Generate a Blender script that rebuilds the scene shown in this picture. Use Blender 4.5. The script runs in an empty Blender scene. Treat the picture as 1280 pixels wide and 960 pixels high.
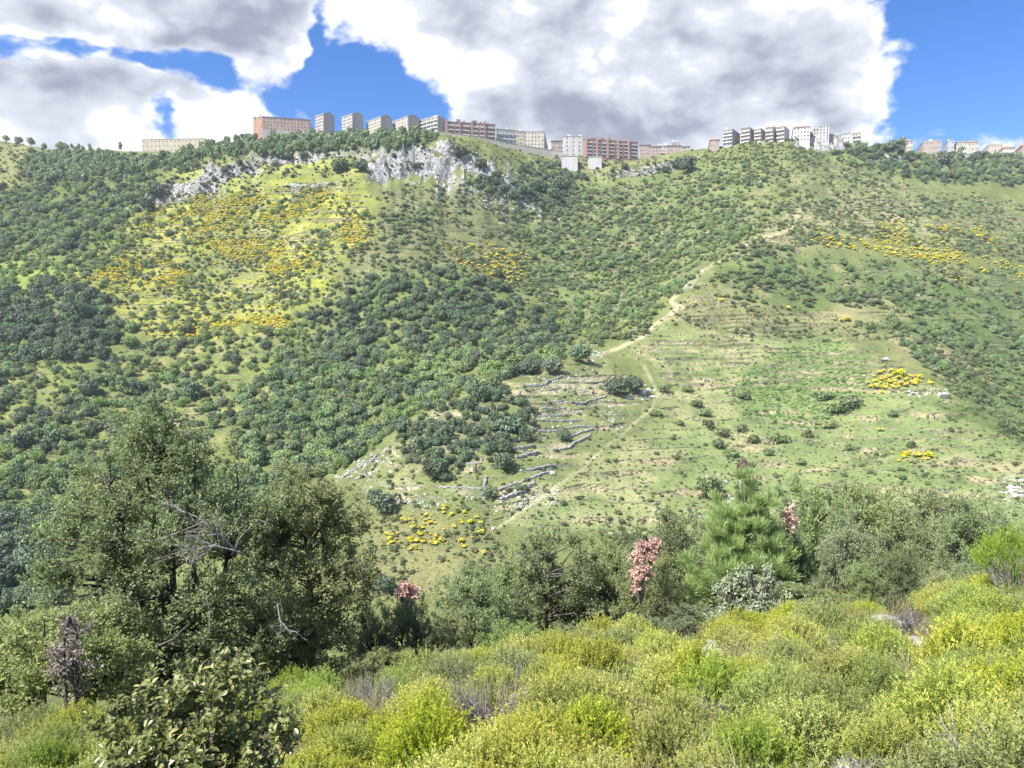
import bpy, bmesh, math, random
import numpy as np
from mathutils import Vector

scene = bpy.context.scene
R = math.radians

# ------------------------------------------------------------------ camera
W0, H0, FPX = 1280.0, 960.0, 931.0           # photograph size and focal length in its pixels
HORIZON = 430.0                               # row of the eye level
PITCH = math.atan((480.0 - HORIZON) / FPX)    # camera looks slightly down
cam_data = bpy.data.cameras.new("camera")
cam_data.sensor_width = 36.0
cam_data.lens = 36.0 * FPX / W0
cam_data.clip_start = 0.05
cam_data.clip_end = 20000.0
cam = bpy.data.objects.new("camera", cam_data)
scene.collection.objects.link(cam)
cam.location = (0, 0, 0)
cam.rotation_euler = (R(90) - PITCH, 0, 0)
scene.camera = cam

# ------------------------------------------------------------------ sun, sky, exposure
SUN_EL, SUN_AZ = R(50), R(-126)               # azimuth from +Y towards +X
SUN_DIR = Vector((math.cos(SUN_EL) * math.sin(SUN_AZ), math.cos(SUN_EL) * math.cos(SUN_AZ), math.sin(SUN_EL)))
sd = bpy.data.lights.new("sun", 'SUN')
sd.energy = 3.9
sd.angle = R(0.55)
sd.color = (1.0, 0.955, 0.88)
sun = bpy.data.objects.new("sun", sd)
scene.collection.objects.link(sun)
sun.rotation_euler = (-SUN_DIR).to_track_quat('-Z', 'Y').to_euler()

scene.view_settings.view_transform = 'Standard'
scene.view_settings.look = 'None'
scene.view_settings.exposure = 1.42
scene.view_settings.gamma = 1.0
scene.view_settings.use_curve_mapping = False
scene.render.engine = 'CYCLES'
scene.cycles.use_denoising = True
scene.cycles.max_bounces = 6
scene.cycles.diffuse_bounces = 4
scene.cycles.transmission_bounces = 4
scene.cycles.transparent_max_bounces = 6
scene.cycles.volume_bounces = 0
scene.cycles.caustics_reflective = False
scene.cycles.caustics_refractive = False


class NT:
    """small helper to wire shader nodes"""
    def __init__(self, tree):
        self.t = tree
        self.n = tree.nodes
        self.l = tree.links

    def node(self, typ, **kw):
        nd = self.n.new(typ)
        for k, v in kw.items():
            setattr(nd, k, v)
        return nd

    def put(self, sock, v):
        if isinstance(v, bpy.types.NodeSocket):
            self.l.new(v, sock)
        elif v is not None:
            sock.default_value = v

    def math(self, op, a, b=None, c=None, clamp=False):
        nd = self.node('ShaderNodeMath', operation=op, use_clamp=clamp)
        self.put(nd.inputs[0], a)
        self.put(nd.inputs[1], b)
        if c is not None:
            self.put(nd.inputs[2], c)
        return nd.outputs[0]

    def vmath(self, op, a, b=None):
        nd = self.node('ShaderNodeVectorMath', operation=op)
        self.put(nd.inputs[0], a)
        if b is not None:
            self.put(nd.inputs[1], b)
        return nd.outputs['Value'] if op in ('LENGTH', 'DOT_PRODUCT', 'DISTANCE') else nd.outputs[0]

    def smooth(self, v, a, b, lo=0.0, hi=1.0):
        nd = self.node('ShaderNodeMapRange', interpolation_type='SMOOTHSTEP')
        self.put(nd.inputs[0], v)
        for i, x in enumerate((a, b, lo, hi)):
            self.put(nd.inputs[i + 1], x)
        return nd.outputs[0]

    def noise(self, vec, scale, detail=4, rough=0.55, dist=0.0, lac=2.0, color=False):
        nd = self.node('ShaderNodeTexNoise')
        self.put(nd.inputs['Vector'], vec)
        nd.inputs['Scale'].default_value = scale
        nd.inputs['Detail'].default_value = detail
        nd.inputs['Roughness'].default_value = rough
        nd.inputs['Lacunarity'].default_value = lac
        nd.inputs['Distortion'].default_value = dist
        return nd.outputs['Color'] if color else nd.outputs[0]

    def mix(self, fac, a, b, mode='MIX', clamp=False):
        nd = self.node('ShaderNodeMix', data_type='RGBA', blend_type=mode, clamp_result=clamp)
        self.put(nd.inputs[0], fac)
        for s, v in ((nd.inputs[6], a), (nd.inputs[7], b)):
            if isinstance(v, (tuple, list)) and len(v) == 3:
                v = (*v, 1.0)
            self.put(s, v)
        return nd.outputs[2]


def pix_st(px, py):
    """photograph pixel -> (x/y, z/y) of its ray"""
    px = np.asarray(px, float); py = np.asarray(py, float)
    xr = (px - 640.0) / FPX
    yr = (480.0 - py) / FPX
    y = math.cos(PITCH) + yr * math.sin(PITCH)
    z = -math.sin(PITCH) + yr * math.cos(PITCH)
    return xr / y, z / y


def project(x, y, z):
    d = y * math.cos(PITCH) - z * math.sin(PITCH)
    d = np.maximum(d, 0.05)
    return 640.0 + FPX * x / d, 480.0 - FPX * (y * math.sin(PITCH) + z * math.cos(PITCH)) / d


def build_world():
    w = bpy.data.worlds.new("World")
    scene.world = w
    w.use_nodes = True
    nt = NT(w.node_tree)
    nt.n.clear()
    out = nt.node('ShaderNodeOutputWorld')
    bg = nt.node('ShaderNodeBackground')
    bg.inputs['Strength'].default_value = 0.10
    sky = nt.node('ShaderNodeTexSky', sky_type='NISHITA')
    sky.sun_disc = False
    sky.sun_elevation = SUN_EL
    sky.sun_rotation = SUN_AZ
    sky.altitude = 600
    sky.air_density = 1.0
    sky.dust_density = 0.25
    sky.ozone_density = 2.5
    tc = nt.node('ShaderNodeTexCoord')
    d = nt.vmath('NORMALIZE', tc.outputs['Generated'])
    sep = nt.node('ShaderNodeSeparateXYZ')
    nt.l.new(d, sep.inputs[0])
    az = nt.math('ARCTAN2', sep.outputs[0], sep.outputs[1])
    el = nt.math('ARCSINE', sep.outputs[2])
    # clouds flatten towards the horizon like a cloud deck seen from below
    comb = nt.node('ShaderNodeCombineXYZ')
    nt.l.new(az, comb.inputs[0])
    nt.l.new(nt.math('MULTIPLY', el, 1.55), comb.inputs[1])
    P = comb.outputs[0]

    def ae(px, py):
        s, t = pix_st(px, py)
        a = math.atan(s)
        e = math.atan(t * math.cos(a))
        return a, e * 1.55

    # banks of cloud and clear gaps: (px, py, half width px, half height px, weight)
    blobs = [
        (760, 70, 330, 120, 0.30), (1000, 110, 220, 90, 0.28), (600, -20, 220, 80, 0.24), (700, 60, 200, 70, 0.16),
        (900, 30, 260, 90, 0.10), (690, 160, 190, 45, 0.16), (870, 150, 200, 50, 0.12),
        (90, 130, 260, 70, 0.26), (230, 110, 150, 100, 0.20), (160, 10, 220, 55, 0.36), (60, 30, 200, 50, 0.20), (335, 30, 62, 52, 0.34), (330, 75, 40, 40, 0.12),
        (1200, 172, 110, 26, 0.22), (1275, 170, 70, 40, 0.24), (392, 130, 34, 40, 0.13),
        (455, 108, 100, 78, -0.55), (530, 135, 70, 40, -0.12), (398, 40, 14, 40, -0.25), (430, 20, 60, 40, 0.16), (1245, 70, 120, 105, -0.65), (1170, 40, 55, 55, -0.14),
        (30, 44, 62, 20, -0.60), (185, 72, 66, 20, -0.62), (290, 86, 45, 28, -0.50), (352, 110, 22, 40, -0.15), (640, 175, 60, 16, -0.08), (870, 172, 22, 12, -0.14), (750, 152, 14, 20, -0.15),
        (840, 165, 18, 12, -0.15), (205, 150, 24, 22, -0.35), (20, 95, 30, 20, -0.15),
    ]
    nP = nt.noise(P, 7.0, 4, 0.6, color=True)
    warp = nt.vmath('MULTIPLY', nt.vmath('SUBTRACT', nP, (0.5, 0.5, 0.5)), (0.13, 0.13, 0.0))
    PB = nt.vmath('ADD', P, warp)
    cov = None
    for (bx, by, rx, ry, wt) in blobs:
        a, e = ae(bx, by)
        q = nt.vmath('SUBTRACT', PB, (a, e, 0.0))
        q = nt.vmath('MULTIPLY', q, (FPX / rx * 0.92, FPX / ry / 1.55 * 0.97, 0.0))
        g = nt.smooth(nt.vmath('LENGTH', q), 0.15, 1.45, 1.0, 0.0)
        cov = nt.math('MULTIPLY_ADD', g, wt, cov if cov is not None else 0.0)
    P3 = nt.vmath('ADD', nt.vmath('ADD', P, nt.vmath('MULTIPLY', warp, (0.35, 0.35, 0.0))), (3.1, 1.7, 0.4))
    n1 = nt.noise(P3, 6.0, 9, 0.62)
    # heaped tops: rounded swells parted by creases, at two sizes
    b1 = nt.math('ABSOLUTE', nt.math('SUBTRACT', nt.noise(P3, 11.0, 1, 0.5), 0.5))
    b2 = nt.math('ABSOLUTE', nt.math('SUBTRACT', nt.noise(P3, 27.0, 2, 0.55), 0.5))
    puff = nt.math('MULTIPLY_ADD', b2, 0.8, nt.math('MULTIPLY', b1, 1.3))
    dens = nt.math('MULTIPLY_ADD', n1, 1.15, nt.math('MULTIPLY', puff, 0.34))
    dens = nt.math('ADD', nt.math('MULTIPLY_ADD', cov, 0.95, dens), -0.655)
    alpha = nt.smooth(dens, -0.06, 0.15)
    # lit from above: compare with a sample a little higher up
    n1b = nt.noise(nt.vmath('ADD', P3, (-0.020, 0.042, 0.0)), 6.0, 3.5, 0.58)
    rel = nt.math('MULTIPLY', nt.math('SUBTRACT', n1, n1b), 1.7)
    soft = nt.math('MULTIPLY_ADD', nt.math('SUBTRACT', n1b, n1), 0.9, dens)
    nA = nt.noise(nt.vmath('ADD', P, (7.7, 2.2, 1.0)), 6.2, 3, 0.55)
    thick = nt.math('MULTIPLY_ADD', nt.smooth(soft, 0.0, 0.60), 0.85, nt.math('MULTIPLY', nt.math('SUBTRACT', nA, 0.55), 2.9))
    thick = nt.math('SUBTRACT', thick, rel)
    thick = nt.math('SUBTRACT', thick, nt.math('MULTIPLY', nt.math('SUBTRACT', puff, 0.17), 1.4))
    c1 = nt.mix(nt.smooth(thick, -0.15, 0.40), (5.0, 5.0, 5.05), (2.95, 3.1, 3.45))
    ccol = nt.mix(nt.smooth(thick, 0.25, 1.25), c1, (1.38, 1.50, 1.92))
    hs = nt.node('ShaderNodeHueSaturation')
    hs.inputs['Saturation'].default_value = 1.36
    hs.inputs['Value'].default_value = 0.76
    hs.inputs['Hue'].default_value = 0.513
    nt.l.new(sky.outputs[0], hs.inputs['Color'])
    col = nt.mix(alpha, hs.outputs[0], ccol)
    nt.l.new(col, bg.inputs['Color'])
    nt.l.new(bg.outputs[0], out.inputs['Surface'])
    w.cycles.sampling_method = 'MANUAL'
    w.cycles.sample_map_resolution = 512


build_world()

# ------------------------------------------------------------------ numeric helpers
def _hash(ix, iy, iz, seed):
    h = (ix.astype(np.int64) * 374761393 + iy.astype(np.int64) * 668265263 + iz.astype(np.int64) * 2147483647 + seed * 974711) & 0xFFFFFFFF
    h = ((h ^ (h >> 13)) * 1274126177) & 0xFFFFFFFF
    h = h ^ (h >> 16)
    return (h & 0xFFFFFF) / float(0xFFFFFF)


def vnoise(x, y, seed=0):
    x = np.asarray(x, float); y = np.asarray(y, float)
    xi = np.floor(x); yi = np.floor(y)
    fx = x - xi; fy = y - yi
    fx = fx * fx * (3 - 2 * fx); fy = fy * fy * (3 - 2 * fy)
    z = np.zeros_like(xi)
    a = _hash(xi, yi, z, seed); b = _hash(xi + 1, yi, z, seed)
    c = _hash(xi, yi + 1, z, seed); d = _hash(xi + 1, yi + 1, z, seed)
    return (a * (1 - fx) + b * fx) * (1 - fy) + (c * (1 - fx) + d * fx) * fy


def fbm(x, y, octaves=4, seed=0, gain=0.5):
    """about -1..1"""
    s = 0.0; amp = 1.0; tot = 0.0
    for o in range(octaves):
        s = s + amp * (vnoise(np.asarray(x) * 2 ** o + 17.3 * o, np.asarray(y) * 2 ** o - 9.1 * o, seed + o) * 2 - 1)
        tot += amp
        amp *= gain
    return s / tot * 1.6


def vnoise3(p, seed=0):
    pi = np.floor(p); f = p - pi
    f = f * f * (3 - 2 * f)
    r = 0.0
    for dx in (0, 1):
        for dy in (0, 1):
            for dz in (0, 1):
                w = (f[:, 0] if dx else 1 - f[:, 0]) * (f[:, 1] if dy else 1 - f[:, 1]) * (f[:, 2] if dz else 1 - f[:, 2])
                r = r + w * _hash(pi[:, 0] + dx, pi[:, 1] + dy, pi[:, 2] + dz, seed)
    return r * 2 - 1


def sstep(x, a, b):
    t = np.clip((x - a) / (b - a), 0, 1)
    return t * t * (3 - 2 * t)


def blur(a, sr, sc):
    def one(a, sg, ax):
        if sg <= 0:
            return a
        n = int(3 * sg) + 1
        k = np.exp(-0.5 * (np.arange(-n, n + 1) / sg) ** 2)
        k /= k.sum()
        pad = [(0, 0)] * a.ndim
        pad[ax] = (n, n)
        ap = np.pad(a, pad, mode='edge')
        return np.apply_along_axis(lambda v: np.convolve(v, k, 'valid'), ax, ap)
    return one(one(a, sr, 0), sc, 1)


def unit(v):
    return v / np.maximum(np.linalg.norm(v, axis=-1, keepdims=True), 1e-9)


def bilin(grid, r, c):
    r = np.clip(r, 0, grid.shape[0] - 1.001); c = np.clip(c, 0, grid.shape[1] - 1.001)
    r0 = r.astype(int); c0 = c.astype(int)
    fr = r - r0; fc = c - c0
    return (grid[r0, c0] * (1 - fr) * (1 - fc) + grid[r0 + 1, c0] * fr * (1 - fc)
            + grid[r0, c0 + 1] * (1 - fr) * fc + grid[r0 + 1, c0 + 1] * fr * fc)


# ------------------------------------------------------------------ objects and meshes
col = scene.collection


def mesh_np(name, verts, faces, mats, smooth=False, mat_idx=None, attrs=None):
    """faces: list of integer arrays (n,3) or (n,4)"""
    me = bpy.data.meshes.new(name)
    faces = [f for f in faces if len(f)]
    nv = len(verts)
    nl = sum(f.size for f in faces)
    nf = sum(len(f) for f in faces)
    me.vertices.add(nv)
    me.vertices.foreach_set("co", np.ascontiguousarray(verts, np.float32).ravel())
    me.loops.add(nl)
    me.loops.foreach_set("vertex_index", np.concatenate([f.ravel() for f in faces]).astype(np.int32))
    me.polygons.add(nf)
    tot = np.concatenate([np.full(len(f), f.shape[1]) for f in faces]).astype(np.int32)
    st = np.concatenate([[0], np.cumsum(tot)[:-1]]).astype(np.int32)
    me.polygons.foreach_set("loop_start", st)
    me.polygons.foreach_set("loop_total", tot)
    me.polygons.foreach_set("use_smooth", np.full(nf, bool(smooth)))
    for m in mats:
        me.materials.append(m)
    if mat_idx is not None:
        me.polygons.foreach_set("material_index", np.asarray(mat_idx, np.int32))
    for k, v in (attrs or {}).items():
        v = np.asarray(v, np.float32)
        if v.ndim == 1:
            a = me.attributes.new(k, 'FLOAT', 'POINT')
            a.data.foreach_set("value", v)
        else:
            a = me.attributes.new(k, 'FLOAT_COLOR', 'POINT')
            a.data.foreach_set("color", np.ascontiguousarray(np.c_[v, np.ones(len(v))], np.float32).ravel())
    me.update(calc_edges=True)
    return me


def add(name, me, parent=None, loc=(0, 0, 0), rotz=0.0, scale=(1, 1, 1)):
    o = bpy.data.objects.new(name, me)
    col.objects.link(o)
    o.location = loc
    o.rotation_euler = (0, 0, rotz)
    o.scale = scale if hasattr(scale, '__len__') else (scale,) * 3
    if parent is not None:
        o.parent = parent
    return o


def tag(o, label=None, cat=None, group=None, kind=None):
    if label: o['label'] = label
    if cat: o['category'] = cat
    if group: o['group'] = group
    if kind: o['kind'] = kind
    return o


class Geo:
    """collects tubes, boxes and leaves into one mesh"""
    def __init__(self):
        self.v = []; self.f3 = []; self.f4 = []; self.n = 0; self.m3 = []; self.m4 = []; self.at = []

    def add(self, v, f, mi=0, at=None):
        v = np.asarray(v, float); f = np.asarray(f, int)
        if len(v) == 0:
            return
        (self.f3 if f.shape[1] == 3 else self.f4).append(f + self.n)
        (self.m3 if f.shape[1] == 3 else self.m4).append(np.full(len(f), mi))
        self.v.append(v)
        self.at.append(np.full(len(v), 0.0) if at is None else np.asarray(at, float))
        self.n += len(v)

    def tube(self, pts, rad, sides=5, mi=0):
        pts = np.asarray(pts, float); rad = np.asarray(rad, float)
        d = np.gradient(pts, axis=0)
        d = unit(d)
        ref = np.array([0.31, 0.17, 0.93]) if abs(d[0] @ np.array([0.31, 0.17, 0.93])) < 0.9 else np.array([1.0, 0.1, 0])
        a = unit(np.cross(d, ref)); b = np.cross(d, a)
        ang = np.arange(sides) / sides * 2 * math.pi
        ring = (a[:, None, :] * np.cos(ang)[None, :, None] + b[:, None, :] * np.sin(ang)[None, :, None]) * rad[:, None, None] + pts[:, None, :]
        n = len(pts)
        i = np.arange(n - 1)[:, None] * sides; j = np.arange(sides)[None, :]; k = (np.arange(sides)[None, :] + 1) % sides
        f = np.stack([i + j, i + k, i + sides + k, i + sides + j], -1).reshape(-1, 4)
        self.add(ring.reshape(-1, 3), f, mi)

    def box(self, c, s, mi=0, M=None):
        c = np.asarray(c, float); s = np.asarray(s, float) / 2
        q = np.array([[-1, -1, -1], [1, -1, -1], [1, 1, -1], [-1, 1, -1], [-1, -1, 1], [1, -1, 1], [1, 1, 1], [-1, 1, 1]], float) * s
        if M is not None:
            q = q @ np.asarray(M).T
        self.add(q + c, [[0, 3, 2, 1], [4, 5, 6, 7], [0, 1, 5, 4], [1, 2, 6, 5], [2, 3, 7, 6], [3, 0, 4, 7]], mi)

    def leaves(self, P, D, N, L, Wd, mi=0, fold=0.12, at=None):
        """diamond leaves: base P, axis D, rough normal N, length L, width Wd"""
        D = unit(D)
        S = unit(np.cross(D, N)); N2 = np.cross(S, D)
        L = np.asarray(L)[:, None]; Wd = np.asarray(Wd)[:, None]
        a = P; m = P + D * L * 0.48 + N2 * L * fold
        v = np.stack([a, m + S * Wd / 2, P + D * L, m - S * Wd / 2], 1).reshape(-1, 3)
        f = np.arange(len(v)).reshape(-1, 4)
        self.add(v, f, mi, None if at is None else np.repeat(at, 4))

    def mesh(self, name, mats, smooth=False, attr=None):
        fs = []; mi = []
        if self.f3:
            fs.append(np.concatenate(self.f3)); mi.append(np.concatenate(self.m3))
        if self.f4:
            fs.append(np.concatenate(self.f4)); mi.append(np.concatenate(self.m4))
        return mesh_np(name, np.concatenate(self.v), fs, mats, smooth, np.concatenate(mi) if len(mats) > 1 else None,
                       {attr: np.concatenate(self.at)} if attr else None)


# ------------------------------------------------------------------ materials
def new_mat(name):
    m = bpy.data.materials.new(name)
    m.use_nodes = True
    nt = NT(m.node_tree)
    nt.n.clear()
    out = nt.node('ShaderNodeOutputMaterial')
    return m, nt, out


def leaf_mat(name, dark, light, tip=None, transl=0.22, rough=0.6, spec=0.3, objvar=0.5, back=None, huevar=1.0):
    """leaf colours vary from leaf to leaf and from plant to plant; 'tip' colours young shoots"""
    m, nt, out = new_mat(name)
    geo = nt.node('ShaderNodeNewGeometry')
    oi = nt.node('ShaderNodeObjectInfo')
    r = geo.outputs['Random Per Island']
    c = nt.mix(r, dark, light)
    if tip is not None:
        at = nt.node('ShaderNodeAttribute', attribute_name='tip')
        c = nt.mix(at.outputs['Fac'], c, tip)
    v = nt.math('MULTIPLY_ADD', oi.outputs['Random'], objvar, 1.0 - objvar * 0.5)
    hs = nt.node('ShaderNodeHueSaturation')
    nt.l.new(c, hs.inputs['Color'])
    r2 = nt.math('FRACT', nt.math('MULTIPLY', oi.outputs['Random'], 7.31))
    nt.l.new(nt.math('MULTIPLY_ADD', r2, 0.05 * huevar, 0.5 - 0.025 * huevar), hs.inputs['Hue'])
    nt.l.new(nt.math('MULTIPLY_ADD', nt.math('FRACT', nt.math('MULTIPLY', oi.outputs['Random'], 3.7)), 0.3, 0.82), hs.inputs['Saturation'])
    nt.l.new(v, hs.inputs['Value'])
    c = hs.outputs[0]
    if back is not None:
        c = nt.mix(nt.math('MULTIPLY', geo.outputs['Backfacing'], 0.7), c, back)
    p = nt.node('ShaderNodeBsdfPrincipled')
    nt.l.new(c, p.inputs['Base Color'])
    p.inputs['Roughness'].default_value = rough
    p.inputs['Specular IOR Level'].default_value = spec
    if transl > 0:
        tr = nt.node('ShaderNodeBsdfTranslucent')
        nt.l.new(c, tr.inputs['Color'])
        mx = nt.node('ShaderNodeMixShader')
        mx.inputs[0].default_value = transl
        nt.l.new(p.outputs[0], mx.inputs[1]); nt.l.new(tr.outputs[0], mx.inputs[2])
        nt.l.new(mx.outputs[0], out.inputs[0])
    else:
        nt.l.new(p.outputs[0], out.inputs[0])
    return m


def plain_mat(name, colA, colB, scale=3.0, rough=0.85, bump=0.0, bscale=None, detail=5, spec=0.25, objvar=0.0, stretch=None):
    m, nt, out = new_mat(name)
    tc = nt.node('ShaderNodeTexCoord')
    vec = tc.outputs['Object']
    if stretch:
        vec = nt.vmath('MULTIPLY', vec, stretch)
    n = nt.noise(vec, scale, detail, 0.6)
    c = nt.mix(nt.smooth(n, 0.3, 0.7), colA, colB)
    if objvar:
        oi = nt.node('ShaderNodeObjectInfo')
        hs = nt.node('ShaderNodeHueSaturation')
        nt.l.new(c, hs.inputs['Color'])
        nt.l.new(nt.math('MULTIPLY_ADD', oi.outputs['Random'], objvar, 1 - objvar / 2), hs.inputs['Value'])
        c = hs.outputs[0]
    p = nt.node('ShaderNodeBsdfPrincipled')
    nt.l.new(c, p.inputs['Base Color'])
    p.inputs['Roughness'].default_value = rough
    p.inputs['Specular IOR Level'].default_value = spec
    if bump:
        b = nt.node('ShaderNodeBump')
        b.inputs['Strength'].default_value = 0.8
        b.inputs['Distance'].default_value = bump
        nt.l.new(nt.noise(vec, bscale or scale * 3, 6, 0.65), b.inputs['Height'])
        nt.l.new(b.outputs[0], p.inputs['Normal'])
    nt.l.new(p.outputs[0], out.inputs[0])
    return m


MAT = {}
MAT['bark'] = plain_mat('bark', (0.055, 0.045, 0.037), (0.13, 0.115, 0.10), 9, 0.9, 0.01, stretch=(1, 1, 0.3))
MAT['grey_wood'] = plain_mat('weathered_grey_wood', (0.12, 0.108, 0.10), (0.31, 0.295, 0.28), 14, 0.85, 0.002, objvar=0.4)
MAT['limestone'] = plain_mat('limestone', (0.26, 0.255, 0.245), (0.58, 0.575, 0.56), 2.2, 0.9, 0.04, 6)
MAT['wall_stone'] = plain_mat('terrace_stone', (0.20, 0.20, 0.195), (0.50, 0.50, 0.49), 1.6, 0.9, 0.08, 3)
# ------------------------------------------------------------------ the lie of the land
# survey columns of the facing hillside: for a bearing (photograph column) the rows at given distances
COLS = {
    -330: [(760, 180), (610, 300), (450, 430), (350, 540), (280, 640), (225, 740), (185, 870), (172, 980)],
    0:   [(752, 190), (600, 300), (450, 430), (350, 540), (290, 620), (232, 730), (190, 850), (173, 960)],
    100: [(740, 195), (600, 300), (450, 430), (350, 530), (290, 600), (238, 700), (196, 830), (184, 920)],
    200: [(720, 200), (600, 300), (450, 435), (350, 545), (262, 630), (222, 690), (207, 760), (191, 880)],
    300: [(700, 205), (600, 300), (450, 430), (350, 540), (240, 640), (206, 680), (194, 730), (176, 820)],
    400: [(690, 205), (610, 285), (560, 335), (450, 412), (330, 512), (228, 650), (198, 690), (188, 730), (168, 810)],
    500: [(690, 205), (600, 245), (535, 285), (530, 330), (500, 365), (420, 428), (300, 535), (225, 640), (186, 680), (170, 740), (165, 800)],
    600: [(665, 210), (560, 262), (500, 300), (484, 320), (484, 350), (440, 405), (370, 485), (300, 588), (240, 650), (200, 675), (180, 720), (172, 770)],
    700: [(650, 215), (560, 270), (480, 325), (450, 350), (448, 385), (430, 432), (360, 548), (300, 652), (250, 722), (215, 775), (195, 810), (188, 850)],
    800: [(645, 215), (560, 275), (490, 335), (440, 385), (405, 430), (398, 475), (350, 560), (290, 655), (240, 738), (205, 795), (196, 840)],
    860: [(640, 215), (560, 275), (500, 330), (430, 398), (370, 456), (340, 496), (334, 560), (290, 640), (230, 740), (200, 800), (188, 850)],
    930: [(630, 220), (560, 272), (500, 330), (420, 415), (350, 474), (300, 530), (280, 605), (240, 690), (203, 755), (172, 815)],
    1000: [(620, 222), (560, 270), (500, 330), (410, 440), (340, 520), (290, 580), (240, 670), (202, 735), (170, 800)],
    1100: [(605, 228), (555, 265), (500, 315), (450, 370), (400, 452), (330, 562), (280, 635), (230, 720), (203, 780), (184, 840)],
    1190: [(600, 225), (550, 262), (505, 300), (492, 340), (440, 415), (380, 500), (300, 620), (240, 740), (205, 840), (190, 900)],
    1280: [(600, 215), (570, 245), (548, 280), (545, 330), (480, 410), (400, 520), (310, 660), (240, 780), (205, 880), (190, 940)],
    1600: [(610, 210), (570, 260), (545, 330), (480, 420), (400, 530), (310, 670), (240, 790), (205, 890), (188, 950)],
}
YG = np.arange(60.0, 1500.0, 4.0)
PXG = np.arange(-330.0, 1601.0, 6.0)


def _survey():
    keys = sorted(COLS)
    prof = []
    for k in keys:
        pts = COLS[k]
        Y = [p[1] for p in pts]
        z = [float(pix_st(k, p[0])[1]) * p[1] for p in pts]
        # valley floor in front, plateau behind the crest
        Y = [60, Y[0] - 45] + Y + [Y[-1] + 90, Y[-1] + 300, 1600]
        z = [z[0] - 40, z[0] - 16] + z + [z[-1] + 6, z[-1] - 8, z[-1] - 60]
        prof.append(np.interp(YG, Y, z))
    prof = np.array(prof)
    g = np.array([np.interp(PXG, keys, prof[:, j]) for j in range(len(YG))]).T
    return blur(g, 3.6, 2.6)


SURV = _survey()

# rocky scarps: (px0, px1, base row at px0, base row at px1, height m, distance0, distance1)
CLIFFS = [
    (148, 186, 252, 258, 12, 652, 648), (192, 276, 246, 240, 20, 655, 662), (262, 328, 236, 226, 21, 668, 682), (318, 400, 217, 217, 17, 695, 700),
    (385, 448, 216, 220, 11, 700, 690), (448, 486, 220, 226, 10, 690, 672), (470, 570, 226, 222, 26, 664, 672), (548, 664, 214, 241, 17, 682, 672),
    (360, 425, 238, 236, 5, 640, 645), (678, 700, 258, 268, 8, 690, 680), (760, 800, 226, 222, 8, 765, 770), (800, 858, 224, 206, 12, 775, 790),
    (986, 1046, 186, 190, 24, 805, 800), (1084, 1118, 206, 214, 12, 800, 800), (1186, 1214, 204, 206, 12, 870, 868),
    (690, 735, 215, 240, 8, 740, 720), (596, 700, 470, 462, 2.5, 332, 345), (410, 520, 606, 538, 3.5, 262, 284),
    (940, 975, 176, 176, 5, 800, 800),
]


def H_base(x, y):
    """survey height with scarps and humps, without terraces"""
    y = np.maximum(np.asarray(y, float), 1.0); x = np.asarray(x, float)
    s = x / y
    px = 640 + s * FPX * 0.9987
    z = bilin(SURV, (px - PXG[0]) / 6.0, (y - YG[0]) / 4.0)
    far = sstep(y, 180, 330)
    z = z + far * (fbm(x / 95, y / 95, 4, 3) * 4.0 + fbm(x / 26, y / 26, 3, 11) * 1.1)
    z = z + 0.35 * fbm(x / 6, y / 6, 3, 21)
    crag = fbm(px / 26, z / 16, 3, 31, 0.5) * 4.0 + fbm(px / 6, z / 6, 3, 37, 0.6) * 1.5
    for (a, b, r0, r1, h, d0, d1) in CLIFFS:
        u = (px - a) / (b - a)
        m = (u > -0.25) & (u < 1.25)
        if not m.any():
            continue
        env = sstep(u[m], -0.12, 0.10) * (1 - sstep(u[m], 0.88, 1.12))
        yc = d0 + (d1 - d0) * np.clip(u[m], 0, 1) + crag[m] * (0.35 + h / 26) * (0.25 if d0 < 400 else 1.0)
        q = (y[m] - yc) / (2.2 + h * 0.08)
        step = np.clip(q, -1, 1) * 0.5
        ledge = 0.22 * np.sin(step * 9 + px[m] * 0.13) * (np.abs(q) < 1)
        env = env * (0.7 + 0.3 * fbm(px[m] / 14, px[m] * 0, 3, 41))
        z[m] = z[m] + h * env * (step + ledge * 0.3) * np.exp(-np.maximum(np.abs(y[m] - yc) - 4, 0) / (14 + h))
    return z


# near slope under the camera, dropping away beyond a brow
def N_near(x, y):
    x = np.asarray(x, float); y = np.asarray(y, float)
    xs = np.clip(x, -40, 60)
    brow = 13.2 + 0.30 * np.clip(xs, -12, 16) + 0.8 * np.sin(xs * 0.21)
    g = -1.72 - 0.30 * y + 0.10 * xs - 0.0006 * xs * np.abs(xs)
    dd = y - brow
    drop = np.where(dd > -3, (0.5 * np.sqrt((dd + 1) ** 2 + 9) + 0.5 * (dd + 1)) * 0.24, 0)
    base = (0.5 * np.sqrt((-3 + 1) ** 2 + 9.0) + 0.5 * (-2)) * 0.24
    drop = np.where(dd > -3, drop - base, 0)
    g = g - np.maximum(drop, 0)
    g = g + 0.16 * fbm(x / 3.1, y / 3.1, 3, 51) + 0.05 * fbm(x / 0.7, y / 0.7, 3, 57)
    return g


def H0f(x, y):
    x, y = np.broadcast_arrays(np.asarray(x, float), np.asarray(y, float))
    shp = x.shape
    x = x.ravel(); y = y.ravel()
    n = N_near(x, y)
    out = n.copy()
    m = y > 90
    if m.any():
        f = H_base(x[m], y[m])
        out[m] = np.maximum(n[m] * (y[m] < 400) - 900 * (y[m] >= 400), f)
    return out.reshape(shp)


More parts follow.
